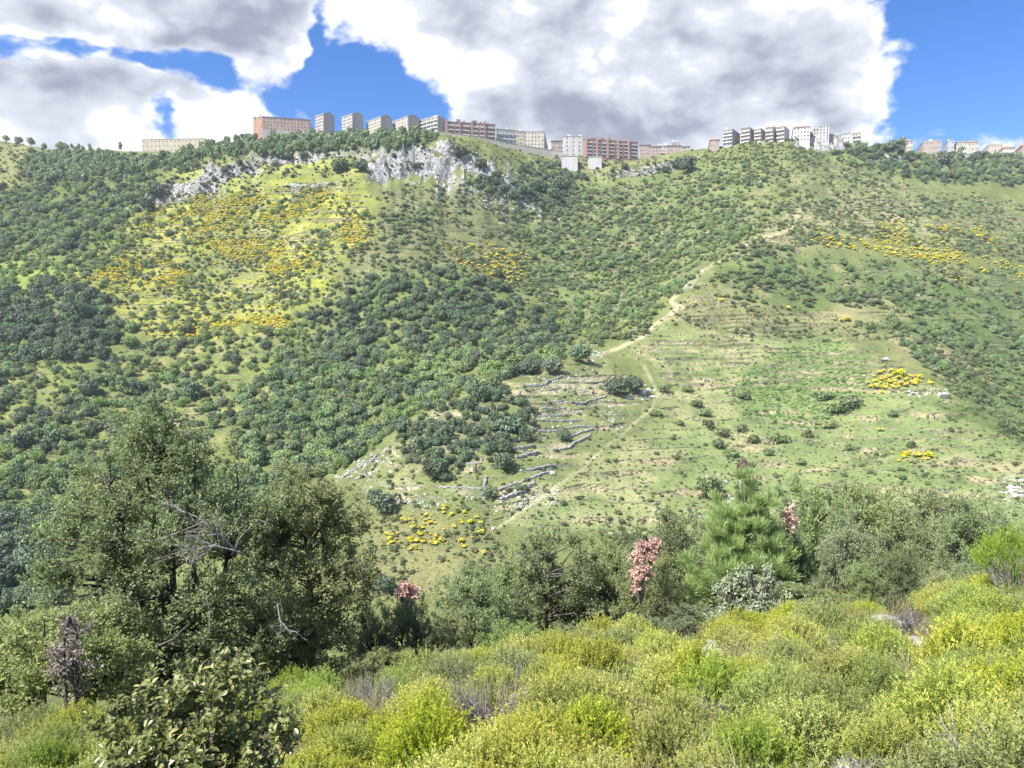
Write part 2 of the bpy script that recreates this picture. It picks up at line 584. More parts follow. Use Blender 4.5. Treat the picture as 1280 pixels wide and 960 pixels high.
# ------------------------------------------------------------------ cover zones (drawn in photograph pixels, used as a map of the hill)
ZONE = {
    'pines': [(28, 226), (30, 200), (90, 190), (180, 203), (250, 189), (300, 176), (330, 168), (440, 166), (520, 160), (556, 172), (500, 186), (430, 190), (330, 192), (255, 200), (150, 226), (60, 232)],
    'leftwood': [(-80, 242), (60, 232), (150, 226), (212, 226), (200, 245), (170, 268), (120, 295), (80, 322), (-80, 315)],
    'leftgreen': [(-80, 315), (90, 322), (150, 290), (190, 270), (160, 320), (100, 350), (80, 360), (-80, 410)],
    'broomhill': [(160, 275), (215, 250), (320, 232), (450, 225), (475, 290), (430, 335), (385, 380), (300, 400), (210, 425), (140, 400), (100, 340)],
    'broom_a': [(190, 262), (230, 248), (330, 238), (420, 236), (440, 262), (330, 280), (250, 292), (170, 300)],
    'broom_b': [(100, 330), (190, 318), (240, 345), (210, 362), (110, 348)],
    'broom_c': [(330, 318), (380, 300), (388, 330), (340, 345)],
    'broom_d': [(425, 262), (460, 265), (462, 300), (430, 305)],
    'broom_e': [(215, 412), (350, 392), (375, 408), (250, 425), (180, 432)],
    'broom_f': [(555, 300), (640, 292), (665, 325), (640, 355), (600, 350), (570, 325)],
    'broom_g': [(1010, 290), (1100, 278), (1240, 290), (1260, 320), (1200, 330), (1020, 308)],
    'broom_h': [(1100, 310), (1280, 330), (1290, 365), (1200, 355)],
    'broom_i': [(1082, 470), (1130, 458), (1172, 470), (1165, 482), (1095, 490)],
    'broom_j': [(500, 650), (560, 632), (610, 650), (600, 695), (540, 712), (470, 700), (460, 680)],
    'broom_k': [(1120, 566), (1175, 562), (1172, 578), (1125, 576)],
    'broom_l': [(360, 345), (420, 330), (300, 330), (230, 300), (420, 290), (330, 395)],
    'upmeadow': [(200, 225), (260, 200), (330, 194), (430, 192), (470, 200), (440, 215), (330, 225), (260, 235)],
    'oakleft': [(-80, 362), (60, 352), (105, 360), (135, 390), (160, 412), (150, 432), (120, 445), (-80, 462)],
    'leftmid': [(-80, 460), (130, 440), (200, 425), (380, 400), (430, 440), (400, 520), (330, 600), (300, 690), (-80, 690)],
    'leftlow': [(-80, 640), (70, 640), (80, 760), (-80, 780)],
    'oakmid': [(385, 395), (440, 365), (500, 345), (545, 332), (630, 350), (665, 385), (715, 420), (690, 440), (600, 445), (450, 440), (400, 425)],
    'wood': [(300, 500), (380, 430), (450, 435), (600, 440), (720, 425), (710, 450), (620, 478), (525, 520), (440, 580), (330, 620), (290, 580)],
    'ravine': [(640, 262), (700, 245), (800, 230), (930, 205), (985, 255), (930, 300), (880, 335), (830, 375), (800, 420), (735, 432), (665, 375), (650, 320)],
    'midslope': [(480, 235), (560, 230), (660, 245), (650, 320), (665, 380), (620, 345), (540, 330), (440, 362), (385, 390), (420, 340), (470, 290)],
    'gully': [(585, 225), (680, 205), (740, 225), (760, 245), (690, 262), (620, 245)],
    'stonespur': [(430, 605), (520, 525), (600, 484), (680, 455), (745, 448), (822, 488), (815, 515), (760, 560), (690, 610), (620, 660), (560, 640), (470, 640)],
    'spuroak': [(495, 565), (520, 528), (590, 488), (640, 492), (665, 512), (655, 548), (605, 580), (550, 600)],
    'spurlow': [(440, 640), (620, 650), (640, 720), (470, 760), (430, 720)],
    'grass': [(640, 660), (700, 605), (815, 515), (830, 470), (790, 435), (830, 405), (950, 420), (1100, 440), (1190, 500), (1300, 555), (1400, 640), (900, 690)],
    'bracken': [(905, 480), (960, 440), (1040, 425), (1085, 445), (1080, 500), (1010, 535), (930, 515)],
    'righttop': [(885, 335), (940, 295), (985, 255), (950, 215), (1000, 190), (1060, 205), (1140, 235), (1290, 260), (1290, 330), (1100, 300), (1000, 310)],
    'rightdry': [(940, 300), (1000, 270), (1080, 240), (1150, 262), (1230, 300), (1130, 285), (1040, 290), (980, 320)],
    'rightgreen': [(880, 345), (1000, 318), (1100, 325), (1400, 350), (1400, 600), (1270, 545), (1190, 490), (1120, 425), (1040, 385), (930, 385)],
    'rightstrip': [(830, 400), (880, 350), (930, 385), (1040, 390), (1110, 430), (1000, 428), (900, 415)],
    'ridgewood': [(1040, 195), (1085, 178), (1160, 184), (1230, 196), (1400, 190), (1400, 236), (1250, 232), (1150, 226), (1085, 214)],
    'dry': [(1110, 415), (1180, 430), (1195, 455), (1130, 450)],
    'dry_b': [(990, 392), (1120, 385), (1110, 402), (1010, 410)],
    'cliffband': [(150, 262), (145, 235), (200, 222), (260, 205), (330, 196), (440, 196), (490, 184), (560, 184), (660, 218), (655, 242), (560, 226), (440, 222), (330, 222), (270, 245), (200, 250)],
    'crest': [(556, 172), (640, 180), (700, 196), (700, 206), (640, 206), (570, 192)],
    'hilltop': [(870, 190), (930, 176), (1000, 172), (1040, 186), (1010, 214), (930, 222), (880, 208)],
    'saddle': [(660, 180), (850, 195), (850, 215), (760, 225), (700, 210), (650, 195)],
    'farleft': [(-80, 175), (40, 168), (175, 183), (170, 192), (90, 186), (40, 192), (24, 205), (26, 232), (-80, 245)],
}
GX, GY = 360, 220        # 4 px cells, from (-80, 100)


def _raster():
    xs = -80 + 4 * (np.arange(GX) + 0.5); ys = 100 + 4 * (np.arange(GY) + 0.5)
    X, Y = np.meshgrid(xs, ys)
    M = {}
    for k, poly in ZONE.items():
        ins = np.zeros(X.shape, bool)
        n = len(poly)
        for i in range(n):
            x0, y0 = poly[i]; x1, y1 = poly[(i + 1) % n]
            if y0 == y1:
                continue
            c = ((y0 > Y) != (y1 > Y)) & (X < (x1 - x0) * (Y - y0) / (y1 - y0) + x0)
            ins ^= c
        M[k] = ins.astype(float)
    return M


ZHARD = _raster()
ZSOFT = {k: blur(v, 1.7, 2.0) for k, v in ZHARD.items()}


def zsample(k, px, py, soft=True):
    g = (ZSOFT if soft else ZHARD)[k]
    return bilin(g, (py - 100) / 4 - 0.5, (px + 80) / 4 - 0.5)


def terrace_amount(px, py):
    a = 0.0
    for k, w in (('grass', 1.0), ('rightdry', 0.8), ('righttop', 0.7), ('stonespur', 1.0), ('ravine', 0.8), ('rightstrip', 1.0), ('rightgreen', 0.4), ('broomhill', 0.7), ('midslope', 0.6), ('leftmid', 0.6), ('saddle', 0.6)):
        a = np.maximum(a, w * zsample(k, px, py))
    return a


def terrace(x, y, z, px, py):
    """returns new height and how far a point belongs to a terrace riser"""
    h = 2.4
    q = z / h + 0.6 * fbm(x / 70, y / 70, 3, 71) + 0.20 * fbm(x / 11, y / 11, 3, 72)
    fr = q - np.floor(q)
    g = np.where(fr < 0.82, fr * 0.42, 0.3444 + (fr - 0.82) / 0.18 * 0.6556)
    breaks = sstep(fbm(x / 28, y / 14 + 3 * np.floor(q), 3, 73), -0.35, 0.15)
    amt = terrace_amount(px, py) * breaks * sstep(y, 180, 230)
    return z + (g - fr) * h * amt, amt * (fr > 0.80)


def H(x, y):
    z = H0f(x, y)
    if np.max(y) > 150:
        px, py = project(x, y, z)
        z = terrace(x, y, z, px, py)[0]
    return z


def Hs(x, y):
    return float(H(np.array([x], float), np.array([y], float))[0])


# depth of the hillside along each photograph ray, to turn map positions into ground positions
def _depth():
    pxs = np.arange(-80, 1364, 4.0)
    Y = np.arange(180.0, 1300.0, 1.5)
    pys = np.arange(150, 800, 2.0)
    D = np.full((len(pys), len(pxs)), np.nan)
    X = (pxs[:, None] - 640) / FPX * Y[None, :]
    Z = H0f(X, np.broadcast_to(Y[None, :], X.shape))
    for i, p in enumerate(pxs):
        row = project(X[i], Y, Z[i])[1]
        run = np.minimum.accumulate(row)
        new = np.concatenate([[True], run[1:] < run[:-1] - 1e-6])
        D[:, i] = np.interp(-pys, -run[new], Y[new], left=np.nan, right=np.nan)
    return pxs, pys, D


DPX, DPY, DEP = _depth()


def ground(px, py):
    """ground point on the facing hillside under a map position; nan where the hillside is not seen"""
    px = np.atleast_1d(np.asarray(px, float)); py = np.atleast_1d(np.asarray(py, float))
    Y = bilin(DEP, (py - DPY[0]) / 2.0, (px - DPX[0]) / 4.0)
    d = Y
    x = (px - 640) / FPX * d
    ok = ~np.isnan(Y)
    z = np.full_like(Y, np.nan)
    if ok.any():
        for _ in range(2):
            z[ok] = H(x[ok], Y[ok])
            dd = Y * math.cos(PITCH) - z * math.sin(PITCH)
            x = (px - 640) / FPX * dd
        z[ok] = H(x[ok], Y[ok])
    return x, Y, z


def at(px, py, Y):
    s, t = pix_st(px, py)
    return np.array([float(s) * Y, Y, float(t) * Y])


# ------------------------------------------------------------------ terrain sheets
PATHS = [
    ([(1000, 262), (985, 288), (940, 300), (915, 318), (880, 338), (850, 362), (838, 378), (852, 384)], 3.6),
    ([(846, 386), (825, 402), (800, 422), (772, 436), (748, 444)], 3.6),
    ([(806, 458), (818, 480), (823, 492), (812, 512), (790, 532), (760, 556), (728, 585), (690, 612), (650, 640), (620, 662)], 2.7),
]


def _path_raster():
    g = np.zeros((GY * 2, GX * 2))
    xs = -80 + 2 * (np.arange(GX * 2) + 0.5); ys = 100 + 2 * (np.arange(GY * 2) + 0.5)
    X, Y = np.meshgrid(xs, ys)
    wob = fbm(X / 18, Y / 18, 3, 81) * 2.5
    for pts, wd in PATHS:
        for (x0, y0), (x1, y1) in zip(pts[:-1], pts[1:]):
            dx, dy = x1 - x0, y1 - y0
            t = np.clip(((X - x0) * dx + (Y - y0) * dy) / (dx * dx + dy * dy), 0, 1)
            d = np.hypot(X - x0 - t * dx + wob, (Y - y0 - t * dy) * 1.25)
            g = np.maximum(g, 1 - sstep(d, wd * 0.35, wd * 1.1))
    return g


PATHG = _path_raster()


def ground_colour(x, y, z, px, py, slope, riser):
    n1 = fbm(x / 40, y / 40, 4, 91); n2 = fbm(x / 9, y / 9, 4, 95); n3 = fbm(x / 2.5, y / 2.5, 3, 99)
    wx = px + 22 * fbm(x / 36, y / 36, 4, 101); wy = py + 12 * fbm(x / 36, y / 36, 4, 105)
    C = np.zeros((len(x), 3)) + np.array([0.150, 0.172, 0.070])
    C *= (1 + 0.25 * n2[:, None])

    def lay(m, c, var=0.25):
        nonlocal C
        m = np.clip(m, 0, 1)[:, None]
        c = np.array(c)[None, :] * (1 + var * n2[:, None] * np.array([1, 0.8, 0.7])[None, :])
        C = C * (1 - m) + np.clip(c, 0.01, 1) * m

    def Z(k):
        return zsample(k, wx, wy)
    lay(Z('midslope') * 0.8, (0.150, 0.165, 0.080))
    lay(Z('ravine'), (0.145, 0.180, 0.070))
    lay(Z('ravine') * sstep(n1, 0.0, 0.5) * 0.7, (0.16, 0.19, 0.075))
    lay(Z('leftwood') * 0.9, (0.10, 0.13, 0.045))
    lay(Z('leftgreen'), (0.19, 0.245, 0.062))
    lay(Z('broomhill'), (0.265, 0.275, 0.062))  # yellow green grass, with the brightness of a sunlit patch put into its colour
    lay(Z('upmeadow'), (0.27, 0.285, 0.085))
    lay(Z('farleft'), (0.20, 0.20, 0.09))
    lay(Z('broomhill') * sstep(n1 + n2 * 0.4, 0.1, 0.6) * 0.6, (0.16, 0.19, 0.055))
    lay(Z('leftmid'), (0.175, 0.205, 0.070))
    lay(Z('leftmid') * sstep(n1 + 0.4 * n2, 0.25, 0.6) * 0.8, (0.24, 0.23, 0.11))
    lay(Z('righttop'), (0.175, 0.200, 0.090))
    lay(Z('rightdry') * (0.55 + 0.5 * n2), (0.310, 0.275, 0.180))
    lay(Z('rightgreen'), (0.120, 0.165, 0.062))
    lay(Z('rightgreen') * sstep(n1 + 0.5 * n2, 0.30, 0.65) * 0.8, (0.235, 0.225, 0.125))
    lay(Z('rightstrip'), (0.215, 0.210, 0.110))
    lay(Z('grass'), (0.198, 0.238, 0.104), 0.2)
    lay(Z('grass') * sstep(n1 + 0.5 * n2, 0.05, 0.6) * 0.6, (0.285, 0.265, 0.160))
    lay(Z('bracken') * 0.55 * sstep(n1 + n2 * 0.7, -0.6, 0.3), (0.11, 0.175, 0.06))
    lay(np.maximum(Z('dry'), Z('dry_b')) * 0.9, (0.31, 0.27, 0.16))
    lay(Z('stonespur') * 0.9, (0.165, 0.190, 0.085))
    lay(np.exp(-((px - 1268) / 20) ** 2 - ((py - 612) / 18) ** 2) * sstep(n3 + n2, -0.6, 0.3), (0.60, 0.58, 0.54))
    lay(Z('stonespur') * sstep(n2 + 0.5 * n3, 0.2, 0.7) * 0.4, (0.27, 0.25, 0.17))
    lay(Z('spurlow'), (0.195, 0.190, 0.095))
    lay(Z('saddle'), (0.185, 0.205, 0.085))
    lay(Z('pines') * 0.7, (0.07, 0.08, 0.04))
    lay(riser * 0.95 * sstep(n2, -0.6, 0.2), (0.265, 0.225, 0.150), 0.4)
    lay(riser * 0.6 * sstep(-n2, -0.1, 0.3), (0.105, 0.135, 0.055), 0.4)  # grassy green, darkened to paint in the shadow lines of the terraces
    lay(riser * (0.35 + 0.5 * sstep(n3, -0.2, 0.6)) * np.maximum(0.5 * Z('stonespur'), 0.15 * Z('grass')), (0.40, 0.39, 0.36), 0.3)
    pg = bilin(PATHG, (py - 100) / 2 - 0.5, (px + 80) / 2 - 0.5)
    lay(pg * (0.5 + 0.4 * sstep(n2 + n3 * 0.6, -0.5, 0.4)), (0.42, 0.365, 0.265), 0.12)
    for bk in ('broom_a', 'broom_b', 'broom_c', 'broom_d', 'broom_e'):
        lay(Z(bk) * 0.5 * sstep(n2 + n3 * 0.7, -0.3, 0.5), (0.46, 0.40, 0.055), 0.2)
    rock = sstep(slope + 0.18 * n3 + 0.12 * n2, 0.95, 1.45) * (y > 150) * (1 - 0.9 * Z('pines'))
    rock = np.maximum(rock, sstep(n3 + 0.6 * n2, 1.05, 1.35) * 0.75 * (1 - Z('pines')))
    return np.clip(C * np.array([0.93, 0.97, 0.88]), 0.01, 0.9), np.clip(rock, 0, 1)


def terrain_mat():
    m, nt, out = new_mat('hillside_ground')
    a = nt.node('ShaderNodeAttribute', attribute_name='gcol')
    rk = nt.node('ShaderNodeAttribute', attribute_name='rock')
    tc = nt.node('ShaderNodeTexCoord')
    P = tc.outputs['Object']
    n = nt.noise(P, 0.9, 6, 0.65)
    n2 = nt.noise(P, 0.22, 4, 0.6)
    g = nt.mix(nt.smooth(n, 0.25, 0.75), nt.mix(1.0, a.outputs['Color'], (0.62, 0.66, 0.62), 'MULTIPLY'), nt.mix(1.0, a.outputs['Color'], (1.30, 1.26, 1.22), 'MULTIPLY'))
    g = nt.mix(nt.smooth(n2, 0.35, 0.7, 0.0, 0.25), g, nt.mix(1.0, a.outputs['Color'], (1.25, 1.1, 0.95), 'MULTIPLY'))
    PR = nt.vmath('MULTIPLY', P, (1, 1, 0.75))
    r1 = nt.noise(PR, 0.35, 8, 0.66, 0.4)
    rcol = nt.mix(nt.smooth(r1, 0.36, 0.62), (0.27, 0.27, 0.275), (0.62, 0.61, 0.59))
    rcol = nt.mix(nt.smooth(nt.noise(P, 0.12, 5, 0.6), 0.52, 0.66, 0, 0.6), rcol, (0.20, 0.21, 0.14))
    vr = nt.node('ShaderNodeTexVoronoi', feature='DISTANCE_TO_EDGE')
    nt.put(vr.inputs['Vector'], nt.vmath('ADD', nt.vmath('MULTIPLY', P, (1, 1, 0.6)), nt.vmath('MULTIPLY', nt.noise(P, 0.25, 3, 0.6, color=True), (6, 6, 6))))
    vr.inputs['Scale'].default_value = 0.22
    rcol = nt.mix(nt.smooth(vr.outputs['Distance'], 0.0, 0.08, 0.6, 0.0), rcol, (0.13, 0.13, 0.13))
    c = nt.mix(rk.outputs['Fac'], g, rcol)
    p = nt.node('ShaderNodeBsdfPrincipled')
    p.inputs['Roughness'].default_value = 0.95
    p.inputs['Specular IOR Level'].default_value = 0.1
    nt.l.new(c, p.inputs['Base Color'])
    b = nt.node('ShaderNodeBump')
    b.inputs['Strength'].default_value = 1.0
    b.inputs['Distance'].default_value = 1.0
    hgt = nt.math('ADD', nt.math('MULTIPLY', n, 0.5), nt.math('MULTIPLY', nt.math('MULTIPLY', r1, rk.outputs['Fac']), 5.0))
    nt.l.new(hgt, b.inputs['Height'])
    nt.l.new(b.outputs[0], p.inputs['Normal'])
    nt.l.new(p.outputs[0], out.inputs[0])
    return m


def build_hillside():
    # bearings: fine inside the view, coarse outside it
    s = np.concatenate([np.linspace(-1.02, -0.74, 30, endpoint=False), np.linspace(-0.74, 0.74, 760), np.linspace(0.74, 1.02, 31)[1:]])
    Y = np.concatenate([np.arange(40, 180, 3.0), np.arange(180, 1000, 0.8), np.arange(1000, 1480, 8.0)])
    NR = 430
    VX = []; VY = []; VZ = []
    rows = np.linspace(0, 1, NR)
    chunk = 100
    for c0 in range(0, len(s), chunk):
        sc = s[c0:c0 + chunk]
        X = sc[:, None] * Y[None, :]; YY = np.broadcast_to(Y[None, :], X.shape)
        Z = H(X, YY)
        t = Z / YY
        for i in range(len(sc)):
            dt = np.abs(np.diff(t[i])) * FPX * np.where(Y[1:] < 190, 0.15, np.where(np.diff(t[i]) > 0, 1.0, 0.25))
            cum = np.concatenate([[0], np.cumsum(dt + np.diff(Y) * np.where(Y[1:] < 180, 0.03, 0.16))])
            yy = np.interp(rows * cum[-1], cum, Y)
            VX.append(sc[i] * yy); VY.append(yy)
    VX = np.array(VX); VY = np.array(VY)
    VX[:, :] = VX
    sh = VX.shape
    x = VX.ravel(); y = VY.ravel()
    z0 = H0f(x, y)
    px, py = project(x, y, z0)
    z, riser = terrace(x, y, z0, px, py)
    e = 1.0
    zx = H0f(x + e, y); zy = H0f(x, y + e)
    slope = np.hypot(zx - z0, zy - z0) / e
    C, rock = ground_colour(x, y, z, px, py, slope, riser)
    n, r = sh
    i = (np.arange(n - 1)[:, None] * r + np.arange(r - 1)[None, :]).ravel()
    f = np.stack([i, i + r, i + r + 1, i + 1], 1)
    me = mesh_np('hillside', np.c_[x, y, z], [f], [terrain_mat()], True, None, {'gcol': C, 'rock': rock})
    tag(add('hillside', me), kind='structure')


def near_mat():
    m, nt, out = new_mat('garrigue_soil')
    tc = nt.node('ShaderNodeTexCoord')
    P = tc.outputs['Object']
    n = nt.noise(P, 2.3, 7, 0.65)
    n2 = nt.noise(P, 9.0, 6, 0.7)
    n3 = nt.noise(P, 0.5, 4, 0.6)
    c = nt.mix(nt.smooth(n, 0.35, 0.65), (0.055, 0.043, 0.030), (0.15, 0.12, 0.085))
    c = nt.mix(nt.smooth(n2, 0.50, 0.70, 0, 0.8), c, (0.22, 0.19, 0.13))
    c = nt.mix(nt.smooth(n3, 0.48, 0.66, 0, 0.6), c, (0.10, 0.11, 0.04))
    p = nt.node('ShaderNodeBsdfPrincipled')
    p.inputs['Roughness'].default_value = 0.95
    p.inputs['Specular IOR Level'].default_value = 0.1
    nt.l.new(c, p.inputs['Base Color'])
    b = nt.node('ShaderNodeBump')
    b.inputs['Distance'].default_value = 0.03
    nt.l.new(n2, b.inputs['Height'])
    nt.l.new(b.outputs[0], p.inputs['Normal'])
    nt.l.new(p.outputs[0], out.inputs[0])
    return m


def build_near():
    xs = np.concatenate([np.arange(-60, -18, 1.5), np.arange(-18, 22, 0.3), np.arange(22, 80, 1.5)])
    ys = np.concatenate([np.arange(-14, 1, 0.8), np.arange(1, 24, 0.25), np.arange(24, 48, 0.8)])
    X, Y = np.meshgrid(xs, ys, indexing='ij')
    Z = N_near(X, Y)
    n, r = X.shape
    i = (np.arange(n - 1)[:, None] * r + np.arange(r - 1)[None, :]).ravel()
    f = np.stack([i, i + r, i + r + 1, i + 1], 1)
    me = mesh_np('near_slope', np.c_[X.ravel(), Y.ravel(), Z.ravel()], [f], [near_mat()], True)
    tag(add('near_slope', me), kind='structure')


build_hillside()
build_near()
# ------------------------------------------------------------------ plants of the facing hillside
rng = np.random.default_rng(7)


def rand_dirs(n, r=None):
    r = r or rng
    v = r.normal(size=(n, 3))
    return unit(v)


def far_crown(seed, n, size, lobes, flat=0.75, width=1.0, core=True, top=None, topfrac=0.0):
    """unit crown: base at z=0, radius about 1; lobes of leaf sprays round a knobbly core"""
    r = np.random.default_rng(seed)
    G = Geo()
    L = []
    for k in range(lobes):
        a = r.uniform(0, 6.28); rad = r.uniform(0.15, 0.62) * width if k else 0.0
        hgt = flat * (0.55 + r.uniform(-0.15, 0.45) * (1 - rad * 0.5))
        L.append((rad * math.cos(a), rad * math.sin(a), hgt, r.uniform(0.36, 0.58), r.uniform(0.30, 0.50) * (0.6 + flat * 0.5)))
    L = np.array(L)
    k = r.integers(0, lobes, n)
    d = rand_dirs(n, r)
    d[:, 2] = np.where(d[:, 2] < -0.35, -d[:, 2], d[:, 2])
    P = L[k, :3] + d * np.c_[L[k, 3], L[k, 3], L[k, 4]] * r.uniform(0.72, 1.12, n)[:, None]
    P[:, 2] = np.maximum(P[:, 2], 0.02)
    N = unit(d + rand_dirs(n, r) * 0.65)
    D = unit(np.cross(N, rand_dirs(n, r)))
    sz = size * r.uniform(0.6, 1.4, n)
    mi = np.zeros(n, int)
    G.leaves(P - D * sz[:, None] * 0.5, D, N, sz, sz * 0.85, 0, 0.05)
    if topfrac > 0:       # blossom sprays on the upper side
        up = d[:, 2] > 0.1
        idx = np.where(up)[0]
        idx = idx[: int(topfrac * len(idx))]
        P2 = P[idx] + d[idx] * 0.12 + np.array([0, 0, 0.05])
        G.leaves(P2 - D[idx] * sz[idx][:, None] * 0.5, D[idx], unit(N[idx] + np.array([0, 0, 0.6])), sz[idx] * 1.15, sz[idx] * 1.0, 1, 0.05)
    return G


def scatter_stuff(name, pts, rots, scl, vid, sources, label):
    """one object that spreads copies of the source meshes with geometry nodes"""
    n = len(pts)
    me = bpy.data.meshes.new(name)
    me.vertices.add(n)
    me.vertices.foreach_set("co", np.ascontiguousarray(pts, np.float32).ravel())
    for k, v in (('rot', rots), ('scl', scl)):
        a = me.attributes.new(k, 'FLOAT_VECTOR', 'POINT')
        a.data.foreach_set("vector", np.ascontiguousarray(v, np.float32).ravel())
    a = me.attributes.new('vid', 'INT', 'POINT')
    a.data.foreach_set("value", np.asarray(vid, np.int32))
    src = bpy.data.collections.new(name + "_kinds")
    for i, m in enumerate(sources):
        src.objects.link(bpy.data.objects.new(f"{name}_{i:02d}", m))
    g = bpy.data.node_groups.new(name + "_spread", 'GeometryNodeTree')
    g.interface.new_socket('Geometry', in_out='INPUT', socket_type='NodeSocketGeometry')
    g.interface.new_socket('Geometry', in_out='OUTPUT', socket_type='NodeSocketGeometry')
    gi = g.nodes.new('NodeGroupInput'); go = g.nodes.new('NodeGroupOutput')
    ci = g.nodes.new('GeometryNodeCollectionInfo')
    ci.inputs['Collection'].default_value = src
    ci.inputs['Separate Children'].default_value = True
    ci.inputs['Reset Children'].default_value = True
    ip = g.nodes.new('GeometryNodeInstanceOnPoints')
    ip.inputs['Pick Instance'].default_value = True

    def named(nm, typ):
        q = g.nodes.new('GeometryNodeInputNamedAttribute')
        q.data_type = typ
        q.inputs['Name'].default_value = nm
        return next(o for o in q.outputs if o.enabled and o.name == 'Attribute')
    er = g.nodes.new('FunctionNodeEulerToRotation')
    g.links.new(named('rot', 'FLOAT_VECTOR'), er.inputs[0])
    g.links.new(gi.outputs[0], ip.inputs['Points'])
    g.links.new(ci.outputs[0], ip.inputs['Instance'])
    g.links.new(named('vid', 'INT'), ip.inputs['Instance Index'])
    g.links.new(er.outputs[0], ip.inputs['Rotation'])
    g.links.new(named('scl', 'FLOAT_VECTOR'), ip.inputs['Scale'])
    g.links.new(ip.outputs[0], go.inputs[0])
    o = add(name, me)
    md = o.modifiers.new("spread", 'NODES')
    md.node_group = g
    tag(o, label, None, None, 'stuff')
    return o


MAT['oak_leaf'] = leaf_mat('evergreen_oak_leaf', (0.062, 0.094, 0.056), (0.168, 0.220, 0.118), objvar=0.55, transl=0.12)
MAT['tree_leaf'] = leaf_mat('broadleaf', (0.112, 0.178, 0.070), (0.280, 0.370, 0.152), objvar=0.6, transl=0.2)
MAT['lighttree_leaf'] = leaf_mat('pale_broadleaf', (0.160, 0.230, 0.075), (0.340, 0.410, 0.150), objvar=0.5, transl=0.25)
MAT['scrub_leaf'] = leaf_mat('scrub_leaf', (0.085, 0.118, 0.048), (0.205, 0.250, 0.108), objvar=0.7, transl=0.15)
MAT['broom_stem'] = leaf_mat('broom_green', (0.105, 0.166, 0.044), (0.245, 0.298, 0.070), objvar=0.4, transl=0.15)
MAT['broom_flower'] = leaf_mat('broom_blossom', (0.70, 0.58, 0.035), (0.90, 0.80, 0.09), objvar=0.3, transl=0.3)
MAT['pine_leaf'] = leaf_mat('pine_needles', (0.096, 0.152, 0.070), (0.264, 0.347, 0.139), objvar=0.6, transl=0.12)
MAT['bracken_leaf'] = leaf_mat('bracken_frond', (0.105, 0.219, 0.052), (0.245, 0.411, 0.105), objvar=0.4, transl=0.25)
MAT['tussock_leaf'] = leaf_mat('tussock_grass', (0.10, 0.13, 0.05), (0.25, 0.265, 0.11), objvar=0.7, transl=0.2)
MAT['dead_leaf'] = leaf_mat('withered_leaf', (0.085, 0.052, 0.046), (0.20, 0.125, 0.10), objvar=0.4, transl=0.1)


def with_trunk(G, seed, mi, h=0.5, r=0.08):
    rr = np.random.default_rng(seed)
    z = np.linspace(-0.15, h, 4)
    G.tube(np.c_[rr.normal(0, 0.02, 4), rr.normal(0, 0.02, 4), z], np.linspace(r, r * 0.5, 4), 5, mi)
    for k in range(3):
        a = rr.uniform(0, 6.28)
        G.tube([[0, 0, h * 0.5], [0.2 * math.cos(a), 0.2 * math.sin(a), h * 0.85], [0.45 * math.cos(a), 0.45 * math.sin(a), h * 1.3]], [r * 0.5, r * 0.35, r * 0.15], 4, mi)
    return G


FAR = {}
FAR['oak'] = [with_trunk(far_crown(100 + i, 950, 0.165, 11, 0.85), i, 1, 0.55).mesh(f'evergreen_oak_{i}', [MAT['oak_leaf'], MAT['bark']]) for i in range(5)]
FAR['tree'] = [with_trunk(far_crown(200 + i, 900, 0.17, 12, 0.95), i, 1, 0.6).mesh(f'green_tree_{i}', [MAT['tree_leaf'], MAT['bark']]) for i in range(5)]
FAR['light'] = [with_trunk(far_crown(250 + i, 850, 0.17, 11, 0.9), i, 1, 0.6).mesh(f'pale_tree_{i}', [MAT['lighttree_leaf'], MAT['bark']]) for i in range(4)]
FAR['shrub'] = [far_crown(300 + i, 420, 0.21, 8, 0.70).mesh(f'scrub_bush_{i}', [MAT['scrub_leaf']]) for i in range(6)]
FAR['broom'] = [far_crown(400 + i, 300, 0.24, 8, 0.85, topfrac=0.8).mesh(f'broom_bush_{i}', [MAT['broom_stem'], MAT['broom_flower']]) for i in range(4)]
FAR['bracken'] = [far_crown(500 + i, 170, 0.36, 6, 0.35).mesh(f'bracken_clump_{i}', [MAT['bracken_leaf']]) for i in range(3)]
FAR['pine'] = [with_trunk(far_crown(600 + i, 420, 0.26, 7, 1.35, 0.7), i, 1, 1.0, 0.06).mesh(f'pine_tree_{i}', [MAT['pine_leaf'], MAT['bark']]) for i in range(4)]
FAR['dead'] = [with_trunk(far_crown(700 + i, 380, 0.22, 7, 1.0), i, 1, 0.6).mesh(f'withered_tree_{i}', [MAT['dead_leaf'], MAT['bark']]) for i in range(2)]

